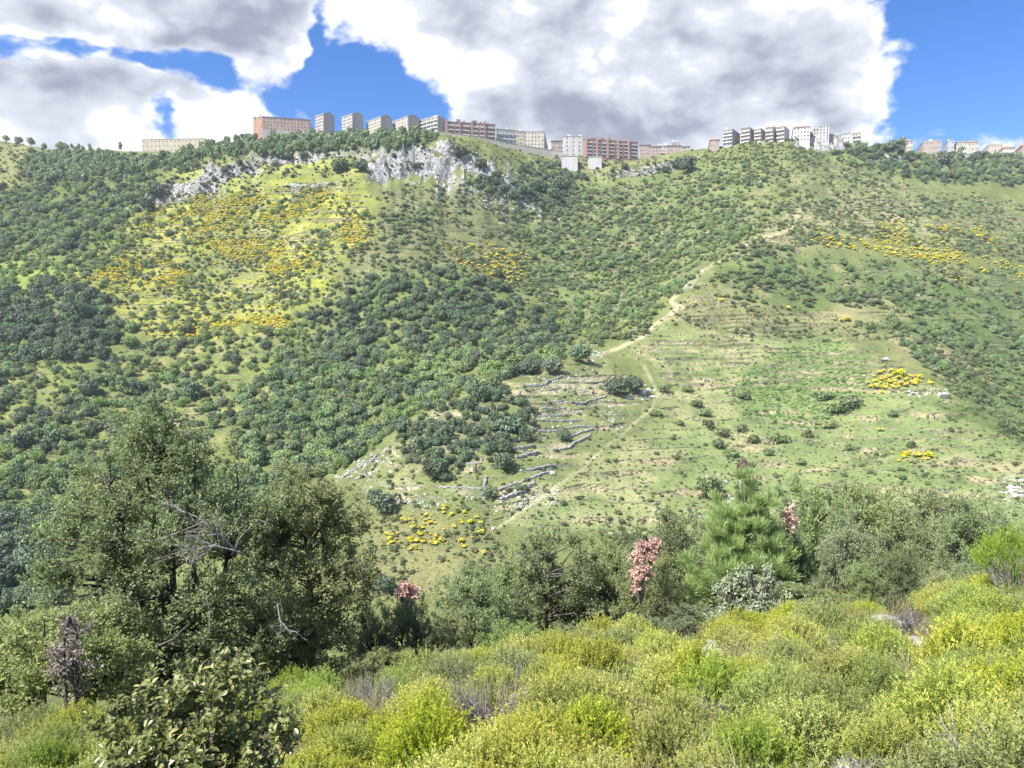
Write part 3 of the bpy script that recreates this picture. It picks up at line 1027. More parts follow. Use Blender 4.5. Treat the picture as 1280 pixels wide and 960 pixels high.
KIND = {  # name, category, look, phrase for a set
    'oak': ('evergreen_oak', 'tree', 'dark evergreen oak', 'dark evergreen oaks'),
    'tree': ('green_tree', 'tree', 'mid green broadleaf tree', 'mid green broadleaf trees'),
    'light': ('pale_green_tree', 'tree', 'pale green broadleaf tree', 'pale green trees'),
    'shrub': ('scrub_bush', 'bush', 'low grey green scrub bush', 'low scrub bushes'),
    'broom': ('broom_bush', 'bush', 'yellow flowering broom bush', 'yellow flowering broom'),
    'bracken': ('bracken_clump', 'fern', 'bright green bracken clump', 'bright green bracken'),
    'pine': ('pine_tree', 'tree', 'dark pine tree', 'dark pines'),
    'dead': ('withered_tree', 'tree', 'reddish brown withered tree', 'withered trees'),
}
PLACE = {
    'pines': 'in the belt under the apartment blocks', 'leftwood': 'in the wood below the pine belt', 'leftgreen': 'on the smooth green slope beside the broom',
    'broomhill': 'on the yellow flowered hillside below the cliffs', 'upmeadow': 'on the meadow above the cliffs', 'oakleft': 'in the dark grove below the broom hillside',
    'leftmid': 'on the rough slope below the broom hillside', 'leftlow': 'in the valley behind the big leafy tree', 'oakmid': 'in the dense dark grove amid the hill',
    'wood': 'in the valley wood beside the stony spur', 'ravine': 'in the terraced hollow below the red apartment slab', 'midslope': 'on the bare slope below the long grey cliff',
    'gully': 'at the foot of the long grey cliff', 'stonespur': 'among the grey stone terraces of the spur', 'spuroak': 'in the clump on the stony spur',
    'spurlow': 'on the rough ground below the stone terraces', 'grass': 'on the terraced pasture beside the footpath', 'bracken': 'in the bright green patch on the pasture',
    'righttop': 'on the dry terraces below the hilltop houses', 'rightgreen': 'on the scrubby slope beyond the pasture', 'rightstrip': 'on the dry terraces above the pasture',
    'ridgewood': 'in the wood below the old town houses', 'saddle': 'on the green saddle below the red apartment slab', 'farleft': 'on the bare ridge beyond the pine belt',
    'cliff': 'on the ledges of the limestone cliffs',
}
FINER = {     # landmarks that split the largest sets
    'pines': ((120, 'on the ridge slope beyond the cream block'), (250, 'below the long cream block'), (330, 'on the slope between cream and pink blocks'), (395, 'below the pink block'), (460, 'below the first gabled slabs'), (2000, 'below the last gabled slabs')),
    'leftmid': ((110, 'on the rough slope below the dark grove'), (220, 'on the rough slope behind the tall oak'), (320, 'on the rough slope below the broom'), (2000, 'on the rough slope beside the valley wood')),
    'wood': ((400, 'at the low end of the valley wood'), (520, 'in the valley wood behind the spur crest'), (620, 'in the valley wood above the oak clump'), (2000, 'at the high end of the valley wood')),
    'broomhill': ((200, 'at the grove side of the flowered hillside'), (300, 'in the heart of the flowered hillside'), (400, 'on the flowered hillside under the small cliff'), (2000, 'on the flowered hillside beside the bare slope')),
    'ravine': ((720, 'in the hollow below the long grey cliff'), (820, 'in the terraced hollow below the red slab'), (2000, 'in the hollow beside the footpath ridge')),
    'rightgreen': ((1050, 'on the scrubby slope above the bracken'), (1180, 'on the scrubby slope beyond the pasture rim'), (2000, 'on the scrubby slope below the old town')),
    'righttop': ((1000, 'on the dry terraces beside the footpath'), (1120, 'on the dry terraces below the crag'), (2000, 'on the dry terraces below the ridge wood')),
    'leftlow': ((2000, 'in the valley behind the withered mauve bush'),),
}
PLANTS = []      # (kind, variant, x, y, z, sx, sz, rot, place, apparent size)


def plant(kind, x, y, z, rad, place, tall=1.0):
    v = rng.integers(len(FAR[kind]))
    if kind in ('oak', 'tree', 'light'):
        tall = tall * 1.2
    k = np.hypot(x, y)
    PLANTS.append((kind, int(v), x, y, z, rad, rad * tall * rng.uniform(0.85, 1.2), rng.uniform(0, 6.28), place, rad / k))


def fill(zone, kind, cover, r0, r1, clump=0.0, cseed=0, place=None, tall=1.0, riser=False):
    """cover: share of the zone's picture area under such plants (may exceed 1 where crowns overlap)"""
    poly = ZONE[zone]
    xs = [p[0] for p in poly]; ys = [p[1] for p in poly]
    bx0, bx1, by0, by1 = max(min(xs), -60), min(max(xs), 1340), min(ys), max(ys)
    m = ZHARD[zone]
    area = m.sum() * 16.0
    # mean crown size in pixels in this zone
    sx, sy = [], []
    cx, cy = np.mean([bx0, bx1]), np.mean([by0, by1])
    rr, cc = np.nonzero(m > 0.5)
    j = rng.integers(0, len(rr), 40)
    gx, gy, gz = ground(-80 + 4 * cc[j] + 2, 100 + 4 * rr[j] + 2)
    Ym = np.nanmean(gy)
    rm = 0.5 * (r0 + r1)
    pa = math.pi * (rm * 0.93 / Ym * FPX) ** 2 * 0.6
    n = int(cover * area / pa * (1.0 if not clump else 1.0 / max(1 - clump, 0.15)))
    n = min(int(n * (1.6 if riser else 1.0)), 9000)
    j = rng.integers(0, len(rr), n)
    px = -80 + 4 * cc[j] + rng.uniform(0, 4, n); py = 100 + 4 * rr[j] + rng.uniform(0, 4, n)
    px = px + rng.normal(0, 5, n); py = py + rng.normal(0, 3, n)
    x, y, z = ground(px, py)
    ok = ~np.isnan(z)
    if clump:
        nz = fbm(x / 24, y / 24, 3, 300 + cseed)
        thr = np.nanquantile(nz, clump)
        ok &= nz > thr
    rr_ = np.exp(rng.uniform(math.log(r0 * 0.62), math.log(r1 * 1.35), n))
    if riser:
        pq, pr = project(x, y, z)
        rs = np.zeros(n)
        rs[ok] = terrace(x[ok], y[ok], H0f(x[ok], y[ok]), pq[ok], pr[ok])[1]
        ok &= rng.uniform(0, 1, n) < 0.30 + 0.9 * (rs > 0.3)
    for i in np.where(ok)[0]:
        plant(kind, x[i], y[i], z[i] - 0.12 * rr_[i], rr_[i], place or zone, tall)


fill('pines', 'pine', 3.6, 2.4, 4.0, tall=1.15)
fill('farleft', 'shrub', 0.25, 0.8, 2.0); fill('farleft', 'tree', 0.15, 1.5, 2.6, 0.5)
fill('leftwood', 'oak', 0.42, 2.0, 4.0); fill('leftwood', 'tree', 0.5, 2.0, 3.8); fill('leftwood', 'light', 0.8, 1.2, 3.0, 0.2, 1)
fill('leftgreen', 'light', 0.8, 1.3, 2.6); fill('leftgreen', 'tree', 0.3, 1.3, 2.6, 0.3, 2)
fill('broomhill', 'shrub', 0.34, 0.6, 1.7, 0.3, 3, riser=True); fill('broomhill', 'tree', 0.10, 1.2, 2.2, 0.5, 4); fill('broomhill', 'broom', 0.05, 0.6, 1.1, 0.6, 5)
fill('broomhill', 'light', 0.2, 0.9, 2.2, 0.4, 6)
for zk, cv in (('broom_a', 1.4), ('broom_b', 0.9), ('broom_c', 0.9), ('broom_d', 1.0), ('broom_e', 0.7), ('broom_l', 0.5)):
    fill(zk, 'broom', cv * 1.25, 0.40, 0.9, 0.45, 7, 'broomhill')
fill('broom_f', 'broom', 0.36, 0.7, 1.3, 0.4, 8, 'midslope')
fill('broom_g', 'broom', 0.34, 0.7, 1.3, 0.4, 9, 'righttop'); fill('broom_h', 'broom', 0.20, 0.7, 1.2, 0.5, 10, 'rightgreen')
fill('broom_i', 'broom', 0.55, 0.6, 1.1, 0.25, 11, 'grass'); fill('broom_k', 'broom', 0.45, 0.5, 0.9, 0.3, 12, 'grass')
fill('broom_j', 'broom', 0.20, 0.45, 0.85, 0.35, 13, 'spurlow')
fill('upmeadow', 'shrub', 0.18, 0.6, 1.4, 0.4, 14); fill('upmeadow', 'oak', 0.08, 1.2, 2.2, 0.5, 15)
fill('oakleft', 'oak', 1.4, 2.4, 4.4); fill('oakleft', 'tree', 0.4, 1.8, 3.2)
fill('leftmid', 'shrub', 0.30, 0.7, 1.8); fill('leftmid', 'light', 0.42, 1.2, 2.8, 0.35, 16); fill('leftmid', 'tree', 0.28, 1.4, 3.0, 0.3, 17); fill('leftmid', 'oak', 0.14, 1.8, 3.2, 0.55, 18)
fill('leftlow', 'oak', 1.6, 2.0, 3.4); fill('leftlow', 'tree', 0.4, 1.5, 2.6)
fill('oakmid', 'oak', 1.0, 1.5, 3.4); fill('oakmid', 'tree', 0.45, 1.6, 2.6)
fill('wood', 'tree', 0.95, 1.9, 3.4); fill('wood', 'oak', 0.5, 1.4, 3.4, 0.35, 19); fill('wood', 'light', 0.5, 1.6, 2.8, 0.4, 20)
fill('ravine', 'tree', 0.40, 1.0, 2.8, 0.25, 21); fill('ravine', 'shrub', 0.75, 0.9, 2.0, 0.3, 54, riser=True); fill('ravine', 'light', 0.3, 1.3, 2.4, 0.4, 22)
fill('midslope', 'shrub', 0.6, 0.7, 2.0, 0.35, 23, riser=True); fill('midslope', 'tree', 0.14, 1.3, 2.4, 0.5, 24)
fill('gully', 'oak', 0.9, 1.8, 3.0, 0.3, 25); fill('gully', 'tree', 0.4, 1.4, 2.6)
fill('stonespur', 'shrub', 0.10, 0.4, 1.0, 0.2, 26); fill('spuroak', 'oak', 1.15, 1.3, 2.5); fill('spuroak', 'tree', 0.2, 1.2, 2.0)
fill('spurlow', 'shrub', 0.34, 0.35, 0.9, 0.2, 27)
fill('grass', 'shrub', 0.10, 0.25, 0.6, 0.0, 50, riser=True); fill('grass', 'shrub', 0.075, 0.4, 1.1, 0.5, 28, riser=True); fill('bracken', 'bracken', 0.6, 0.5, 0.9)
fill('righttop', 'light', 0.08, 0.6, 1.4, 0.3, 51); fill('righttop', 'shrub', 0.8, 0.7, 1.9, 0.4, 29, riser=True); fill('righttop', 'tree', 0.08, 1.4, 2.4, 0.6, 30)
fill('rightgreen', 'shrub', 1.5, 0.9, 2.2, 0.35, 31, riser=True); fill('rightgreen', 'tree', 0.30, 1.3, 2.4, 0.5, 32)
fill('rightstrip', 'shrub', 0.5, 0.7, 1.5, 0.35, 33, riser=True)
fill('ridgewood', 'oak', 0.85, 2.0, 3.8); fill('ridgewood', 'tree', 0.8, 2.0, 3.6)
fill('cliffband', 'shrub', 0.08, 0.7, 1.6, 0.2, 52, 'cliff'); fill('cliffband', 'oak', 0.05, 1.0, 2.2, 0.4, 53, 'cliff')
fill('crest', 'shrub', 0.35, 0.7, 1.7, 0.2, 60, 'saddle'); fill('hilltop', 'shrub', 0.5, 0.7, 1.8, 0.25, 61, 'righttop'); fill('hilltop', 'tree', 0.08, 1.0, 2.0, 0.5, 62, 'righttop')
fill('saddle', 'shrub', 0.25, 0.8, 1.8, 0.3, 34); fill('saddle', 'tree', 0.10, 1.5, 2.6, 0.5, 35)


def spots(kind, place, lst, tall=1.0):
    for (px, py, wpx) in lst:          # foot position and crown width in the photograph
        x, y, z = ground(px, py)
        if not np.isnan(z[0]):
            rad = 0.5 * wpx / FPX * y[0]
            plant(kind, x[0], y[0], z[0] - 0.1 * rad, rad, place, tall)


spots('oak', 'stonespur', [(770, 492, 34), (792, 490, 28), (640, 470, 26), (662, 468, 28), (690, 466, 30), (725, 452, 30), (703, 550, 20), (652, 612, 18), (630, 588, 34), (612, 620, 24),
                           (545, 600, 36), (480, 640, 44), (468, 628, 26), (525, 560, 30), (600, 500, 28), (640, 540, 40)])
spots('oak', 'spurlow', [(445, 715, 26), (480, 740, 28), (462, 716, 16)])
spots('oak', 'broomhill', [(465, 350, 16), (388, 402, 20), (205, 415, 14), (170, 414, 14), (145, 424, 16), (355, 372, 14)])
spots('oak', 'leftmid', [(70, 556, 34), (110, 495, 30), (165, 492, 30), (185, 510, 26), (240, 500, 34), (190, 555, 28), (60, 450, 28), (100, 400, 30), (30, 560, 30), (40, 720, 50), (15, 700, 40)])
spots('shrub', 'grass', [(915, 572, 24), (880, 520, 22), (870, 508, 22), (898, 560, 22), (940, 552, 22), (975, 552, 24), (1010, 545, 20), (1035, 535, 24), (1060, 510, 36), (1045, 518, 30), (905, 545, 26), (888, 535, 20),
                         (820, 520, 20), (830, 490, 18), (1000, 580, 20), (1030, 500, 26), (1140, 560, 16), (860, 490, 20), (930, 497, 22), (1115, 520, 18), (960, 570, 18), (1060, 560, 14), (925, 540, 22), (850, 530, 14)])
spots('tree', 'grass', [(886, 622, 34), (898, 616, 22), (940, 612, 18)])
spots('dead', 'grass', [(928, 592, 20)], 1.3)
spots('oak', 'saddle', [(781, 212, 12), (860, 214, 26), (846, 210, 18), (832, 216, 14), (710, 222, 14), (868, 186, 14)])
spots('oak', 'ridgewood', [(1224, 203, 20), (1216, 205, 15), (1180, 212, 24), (1120, 195, 26)])
spots('broom', 'grass', [(1058, 402, 10), (1052, 403, 8), (985, 388, 8), (902, 378, 10), (1160, 573, 12), (1148, 571, 10), (1100, 540, 9), (1095, 487, 12), (1125, 468, 14)])
spots('oak', 'cliff', [(600, 212, 20), (575, 200, 26), (360, 200, 14), (380, 196, 12), (345, 206, 12), (425, 216, 22), (450, 215, 20), (520, 214, 12), (640, 250, 18), (655, 246, 20), (672, 240, 26), (690, 250, 22),
                       (232, 216, 12), (246, 214, 12), (280, 212, 12), (196, 250, 22), (182, 262, 20), (210, 246, 12), (300, 206, 10), (618, 232, 18), (630, 240, 16), (700, 240, 26)])
# a fringe of low trees along the skyline
for (px, py, w) in [(8, 176, 10), (24, 176, 12), (38, 176, 11), (55, 180, 10), (75, 183, 14), (82, 184, 12), (90, 186, 6), (98, 187, 6), (-8, 174, 12), (112, 189, 6), (150, 192, 7)]:
    p = at(px, py, 955 if px < 40 else 915)
    zz = Hs(p[0], p[1])
    plant('tree' if w > 8 else 'pine', p[0], p[1], zz - 0.3, 0.5 * w / FPX * p[1], 'farleft', 1.1 if w > 8 else 2.0)


def emit_plants():
    for kind, meshes in FAR.items():
        lst = sorted([p for p in PLANTS if p[0] == kind], key=lambda p: -p[9])
        # only what the camera can see counts as an individual
        name, cat, look, many = KIND[kind]
        top, rest = [], []
        for p in lst:
            px, py = project(np.array([p[2]]), np.array([p[3]]), np.array([p[4]]))
            if len(top) < 290 and 4 < px[0] < 1276 and py[0] < 735:
                top.append(p)
            else:
                rest.append(p)
        for p in top:
            o = add(name, meshes[p[1]], None, p[2:5], p[7], (p[5], p[5], p[6]))
            sz = 'large' if p[5] > (4.0 if cat == 'tree' else 1.7) else 'small' if p[5] < (2.6 if cat == 'tree' else 1.1) else 'mid size'
            ppx = project(np.array([p[2]]), np.array([p[3]]), np.array([p[4]]))[0][0]
            ph = next((t for lim, t in FINER.get(p[8], ()) if ppx < lim), PLACE[p[8]])
            tag(o, f"{sz} {look} {ph}", cat, f"{sz} {many} {ph}")
        if rest:
            a = np.array([q[2:5] for q in rest])
            scatter_stuff(name + '_cover', a, np.array([(0, 0, q[7]) for q in rest]), np.array([(q[5], q[5], q[6]) for q in rest]), [q[1] for q in rest], meshes,
                          f"{many} covering the facing hillside as one mass")


emit_plants()


def tussocks():
    """coarse grass along the terrace banks"""
    r = np.random.default_rng(23)
    src = [far_crown(800 + i, 60, 0.42, 4, 0.40).mesh(f'tussock_{i}', [MAT['tussock_leaf']]) for i in range(4)]
    pts, sc = [], []
    for zone, n, a, b in (('grass', 14000, 0.24, 0.6), ('rightstrip', 4000, 0.3, 0.8), ('righttop', 6000, 0.4, 1.0), ('rightdry', 3000, 0.35, 0.8), ('stonespur', 3500, 0.2, 0.45), ('broomhill', 5000, 0.35, 0.8), ('midslope', 3000, 0.35, 0.8),
                          ('spurlow', 2500, 0.2, 0.5), ('leftmid', 5000, 0.3, 0.7), ('ravine', 4000, 0.4, 0.9), ('upmeadow', 1200, 0.35, 0.8), ('saddle', 1200, 0.4, 0.9), ('crest', 900, 0.4, 0.9), ('hilltop', 1800, 0.4, 1.0)):
        rr, cc = np.nonzero(ZHARD[zone] > 0.5)
        j = r.integers(0, len(rr), n)
        x, y, z = ground(-80 + 4 * cc[j] + r.uniform(0, 4, n) + r.normal(0, 4, n), 100 + 4 * rr[j] + r.uniform(0, 4, n))
        ok = ~np.isnan(z)
        x, y, z = x[ok], y[ok], z[ok]
        px, py = project(x, y, z)
        rs = terrace(x, y, H0f(x, y), px, py)[1]
        keep = r.uniform(0, 1, len(x)) < 0.13 + 0.9 * (rs > 0.25)
        keep &= bilin(PATHG, (py - 100) / 2 - 0.5, (px + 80) / 2 - 0.5) < 0.25
        pts.append(np.c_[x, y, z - 0.03][keep]); sc.append(np.exp(r.uniform(math.log(a), math.log(b), keep.sum())))
    pts = np.concatenate(pts); sc = np.concatenate(sc)
    n = len(pts)
    scatter_stuff('grass_tussocks', pts, np.c_[np.zeros(n), np.zeros(n), r.uniform(0, 6.28, n)], sc[:, None] * r.uniform(0.8, 1.25, (n, 3)), r.integers(0, 4, n), src, 'coarse grass tussocks along the terrace banks of the hillside')


tussocks()


def terrace_banks():
    """low banks of earth and stone along the contour lines of the old terraces"""
    r = np.random.default_rng(29)
    step = 2
    pxs = np.arange(0, 1284, 3.0)
    pys = np.arange(190, 700, 1.0)
    PX, PY = np.meshgrid(pxs, pys)
    Y = bilin(DEP, (PY.ravel() - DPY[0]) / 2.0, (PX.ravel() - DPX[0]) / 4.0).reshape(PX.shape)
    ok = ~np.isnan(Y)
    Yf = np.where(ok, Y, 500.0)
    X = (PX - 640) / FPX * Yf
    Z = H0f(X, Yf)
    X = (PX - 640) / FPX * (Yf * math.cos(PITCH) - Z * math.sin(PITCH))
    Q = Z / 2.4 + 0.6 * fbm(X / 70, Yf / 70, 3, 71) + 0.20 * fbm(X / 11, Yf / 11, 3, 72)
    amt = terrace_amount(PX.ravel(), PY.ravel()).reshape(PX.shape)
    G = Geo()
    for L in range(int(np.floor(Q[ok].min())), int(np.ceil(Q[ok].max()))):
        rows = np.full(len(pxs), np.nan)
        for i in range(len(pxs)):
            c = np.where((Q[1:, i] < L) & (Q[:-1, i] >= L) & ok[1:, i] & ok[:-1, i])[0]
            if len(c):
                k = c[len(c) // 2]
                rows[i] = pys[k] + (Q[k, i] - L) / max(Q[k, i] - Q[k + 1, i], 1e-6)
        good = ~np.isnan(rows)
        if good.sum() < 6:
            continue
        br = fbm(pxs / 42 + L * 3.7, pxs * 0 + L * 1.9, 3, 77)
        a = bilin(amt, np.nan_to_num(rows - pys[0], nan=0.0), np.arange(len(pxs), dtype=float))
        pg = bilin(PATHG, (np.nan_to_num(rows, nan=150.0) - 100) / 2 - 0.5, (pxs + 80) / 2 - 0.5)
        good &= (br > -0.02 - 0.25 * (a > 0.8)) & (a > 0.35) & (pg < 0.3)
        i = 0
        while i < len(pxs):
            if not good[i]:
                i += 1
                continue
            j = i
            while j + 1 < len(pxs) and good[j + 1] and abs(rows[j + 1] - rows[j]) < 6:
                j += 1
            if j - i >= 4:
                sx = pxs[i:j + 1]; sy = rows[i:j + 1]
                x, y, z = ground(sx, sy)
                if not np.isnan(z).any():
                    n = len(x)
                    env = np.minimum(1, np.minimum(np.arange(n) + 0.5, n - 0.5 - np.arange(n)) / 3)
                    h = (0.30 + 0.55 * (vnoise(sx / 5.0, sx * 0 + L, 78))) * env * np.clip(y / 420, 0.6, 1.3)
                    y2 = y + r.normal(0, 0.08, n)
                    v = np.concatenate([np.c_[x, y2 - 0.35, z - 0.6], np.c_[x, y2 - 0.15, z + h], np.c_[x, y2 + 0.45, z + h * 0.9], np.c_[x, y2 + 0.7, z - 0.5]])
                    k = np.arange(n - 1)
                    f = np.concatenate([np.c_[k + o * n, k + 1 + o * n, k + 1 + (o + 1) * n, k + (o + 1) * n] for o in range(3)])
                    G.add(v, f)
            i = j + 1
    m, nt, out = new_mat('terrace_bank_earth')
    tc = nt.node('ShaderNodeTexCoord')
    P = tc.outputs['Object']
    c = nt.mix(nt.smooth(nt.noise(P, 0.5, 5, 0.65), 0.35, 0.65), (0.13, 0.13, 0.065), (0.30, 0.27, 0.18))
    c = nt.mix(nt.smooth(nt.noise(P, 0.09, 4, 0.6), 0.45, 0.65, 0, 0.75), c, (0.12, 0.15, 0.06))
    c = nt.mix(nt.smooth(nt.noise(P, 1.3, 4, 0.6), 0.55, 0.7, 0, 0.8), c, (0.40, 0.39, 0.35))
    p = nt.node('ShaderNodeBsdfPrincipled')
    p.inputs['Roughness'].default_value = 0.95
    p.inputs['Specular IOR Level'].default_value = 0.1
    nt.l.new(c, p.inputs['Base Color'])
    nt.l.new(p.outputs[0], out.inputs[0])
    tag(add('terrace_banks', G.mesh('terrace_banks', [m])), 'low overgrown earth and stone banks along the old hillside terraces', None, None, 'stuff')


terrace_banks()
print('far plants', len(PLANTS))
# ------------------------------------------------------------------ near trees and shrubs
MAT['near_oak'] = leaf_mat('near_oak_leaf', (0.160, 0.205, 0.103), (0.365, 0.416, 0.217), transl=0.48, rough=0.42, spec=0.3, objvar=0.35, back=(0.291, 0.343, 0.171))
MAT['near_olive'] = leaf_mat('near_olive_leaf', (0.205, 0.267, 0.095), (0.455, 0.514, 0.197), transl=0.48, rough=0.45, spec=0.3, objvar=0.35, back=(0.377, 0.429, 0.223))
MAT['near_grey'] = leaf_mat('near_grey_leaf', (0.211, 0.263, 0.128), (0.497, 0.549, 0.286), transl=0.48, rough=0.45, spec=0.3, objvar=0.3, back=(0.451, 0.481, 0.316))
MAT['near_pine'] = leaf_mat('near_pine_needle', (0.30, 0.38, 0.115), (0.52, 0.61, 0.23), transl=0.38, rough=0.5, spec=0.3, objvar=0.2)
MAT['pale_leaf'] = leaf_mat('pale_felted_leaf', (0.19, 0.25, 0.14), (0.36, 0.42, 0.26), transl=0.2, rough=0.7, objvar=0.25)
MAT['pink_leaf'] = leaf_mat('withered_pink_leaf', (0.44, 0.28, 0.22), (0.70, 0.52, 0.44), transl=0.2, rough=0.7, objvar=0.25)
MAT['mauve_leaf'] = leaf_mat('withered_mauve_leaf', (0.20, 0.165, 0.15), (0.40, 0.345, 0.31), transl=0.15, rough=0.7, objvar=0.3)
MAT['heath'] = leaf_mat('heath_leaf', (0.238, 0.304, 0.053), (0.461, 0.507, 0.094), tip=(0.645, 0.632, 0.143), transl=0.42, rough=0.7, spec=0.12, objvar=0.35, huevar=0.45)
MAT['green_heath'] = leaf_mat('green_heath_leaf', (0.180, 0.254, 0.056), (0.335, 0.434, 0.105), tip=(0.496, 0.558, 0.136), transl=0.42, rough=0.7, spec=0.12, objvar=0.35, huevar=0.45)
MAT['grey_heath'] = leaf_mat('grey_green_leaf', (0.186, 0.236, 0.081), (0.360, 0.403, 0.155), tip=(0.446, 0.477, 0.186), transl=0.42, rough=0.7, spec=0.12, objvar=0.35, huevar=0.45)
MAT['bush_oak'] = leaf_mat('bush_oak_leaf', (0.100, 0.150, 0.042), (0.235, 0.285, 0.095), tip=(0.52, 0.53, 0.22), transl=0.38, rough=0.32, spec=0.55, objvar=0.1, back=(0.256, 0.270, 0.180))
MAT['straw'] = leaf_mat('dry_straw', (0.22, 0.21, 0.10), (0.40, 0.37, 0.20), transl=0.2, rough=0.8, objvar=0.3)


def bezier(a, b, c, n):
    t = np.linspace(0, 1, n)[:, None]
    return (1 - t) ** 2 * a + 2 * t * (1 - t) * b + t * t * c


def lobed_points(r, lobes, n, shell=0.45):
    """points spread through a union of ellipsoids (cx, cy, cz, rx, ry, rz)"""
    L = np.array(lobes, float)
    vol = (L[:, 3] * L[:, 4] * L[:, 5]) ** 0.8
    k = r.choice(len(L), n, p=vol / vol.sum())
    d = rand_dirs(n, r)
    q = r.uniform(0, 1, n) ** shell
    return L[k, :3] + d * L[k, 3:6] * q[:, None], d


def make_tree(name, seed, lobes, nclump, ntwig, nleaf, leafL, leafW, leafmat, clump_r=0.55, stems=3, trunk_r=0.13, needle=False, up=0.25):
    """returns (wood mesh, foliage mesh); foot at the origin"""
    r = np.random.default_rng(seed)
    C, d = lobed_points(r, lobes, nclump, 0.42)
    C[:, 2] = np.maximum(C[:, 2], 0.5)
    Wd = Geo()
    top = max(l[2] + l[5] for l in lobes)
    base = []
    for s in range(stems):
        a = r.uniform(0, 6.28)
        foot = np.array([0.18 * math.cos(a), 0.18 * math.sin(a), -0.5]) * (stems > 1) + np.array([0, 0, -0.3 * (stems == 1)])
        lob = lobes[s % len(lobes)]
        tip = np.array([lob[0] * 0.9, lob[1] * 0.9, min(lob[2] + lob[5] * 0.7, top)])
        mid = (foot + tip) / 2 + r.normal(0, 0.12, 3) * np.array([1, 1, 0.3])
        pts = bezier(foot, mid, tip, 9)
        pts[1:-1] += r.normal(0, 0.035, (7, 3))
        Wd.tube(pts, np.linspace(trunk_r, 0.02, 9), 7)
        base.append(pts)
    B = np.concatenate(base)
    for c in C:
        cand = B[B[:, 2] < c[2] - 0.12]
        if len(cand) == 0:
            cand = B[:2]
        k = np.argmin(np.linalg.norm(cand - c, axis=1) + r.uniform(0, 0.5, len(cand)))
        p0 = cand[k]
        m = (p0 + c) / 2 + np.array([0, 0, 0.12]) + r.normal(0, 0.10, 3)
        n = np.linalg.norm(c - p0)
        Wd.tube(bezier(p0, m, c, 5), np.linspace(0.012 + 0.018 * min(n, 2.5), 0.006, 5), 4)
    Lf = Geo()
    n = nclump * ntwig
    cc = np.repeat(C, ntwig, 0)
    outw = unit(cc - np.array([0, 0, top * 0.45]))
    td = unit(rand_dirs(n, r) + outw * 0.45 + np.array([0, 0, up]))
    tl = clump_r * r.uniform(0.5, 1.15, n) * np.repeat(r.uniform(0.65, 1.3, nclump), ntwig)
    u = r.uniform(0.12, 1.0, (n, nleaf))
    P = cc[:, None, :] + td[:, None, :] * (tl[:, None] * u)[:, :, None] + r.normal(0, 0.03, (n, nleaf, 3))
    P = P.reshape(-1, 3)
    T = np.repeat(td, nleaf, 0)
    if needle:
        D = unit(T * 1.2 + rand_dirs(len(P), r) * 0.55 + np.array([0, 0, 0.35]))
        N = rand_dirs(len(P), r)
    else:
        D = unit(T * 0.6 + rand_dirs(len(P), r) * 0.9)
        N = unit(np.array([0, 0, 1.0]) + rand_dirs(len(P), r) * 0.75)
    sz = r.uniform(0.7, 1.25, len(P))
    Lf.leaves(P, D, N, leafL * sz, leafW * sz, 0, 0.0 if needle else 0.14)
    return Wd.mesh(name + '_wood', [MAT['bark']], True), Lf.mesh(name + '_leaves', [leafmat])


def put_tree(name, meshes, loc, rotz, scale, label, cat, group=None, leafmat=None):
    t = add(name, None, None, loc, rotz, scale)
    t.empty_display_size = 0.3
    tag(t, label, cat, group)
    add('trunk', meshes[0], t)
    c = add('crown', meshes[1], t)
    if leafmat:
        c.material_slots[0].link = 'OBJECT'
        c.material_slots[0].material = leafmat
    return t


def near_ground(px, Y):
    """foot of a near plant in column px at distance Y"""
    x = (px - 640) / FPX * Y
    for _ in range(2):
        z = float(N_near(np.array([x]), np.array([Y]))[0])
        x = (px - 640) / FPX * (Y * math.cos(PITCH) - z * math.sin(PITCH))
    return x, Y, float(N_near(np.array([x]), np.array([Y]))[0])


def fit(px, py_top, Y):
    x, y, z = near_ground(px, Y)
    top = float(pix_st(px, py_top)[1]) * Y
    return x, y, z, top - z


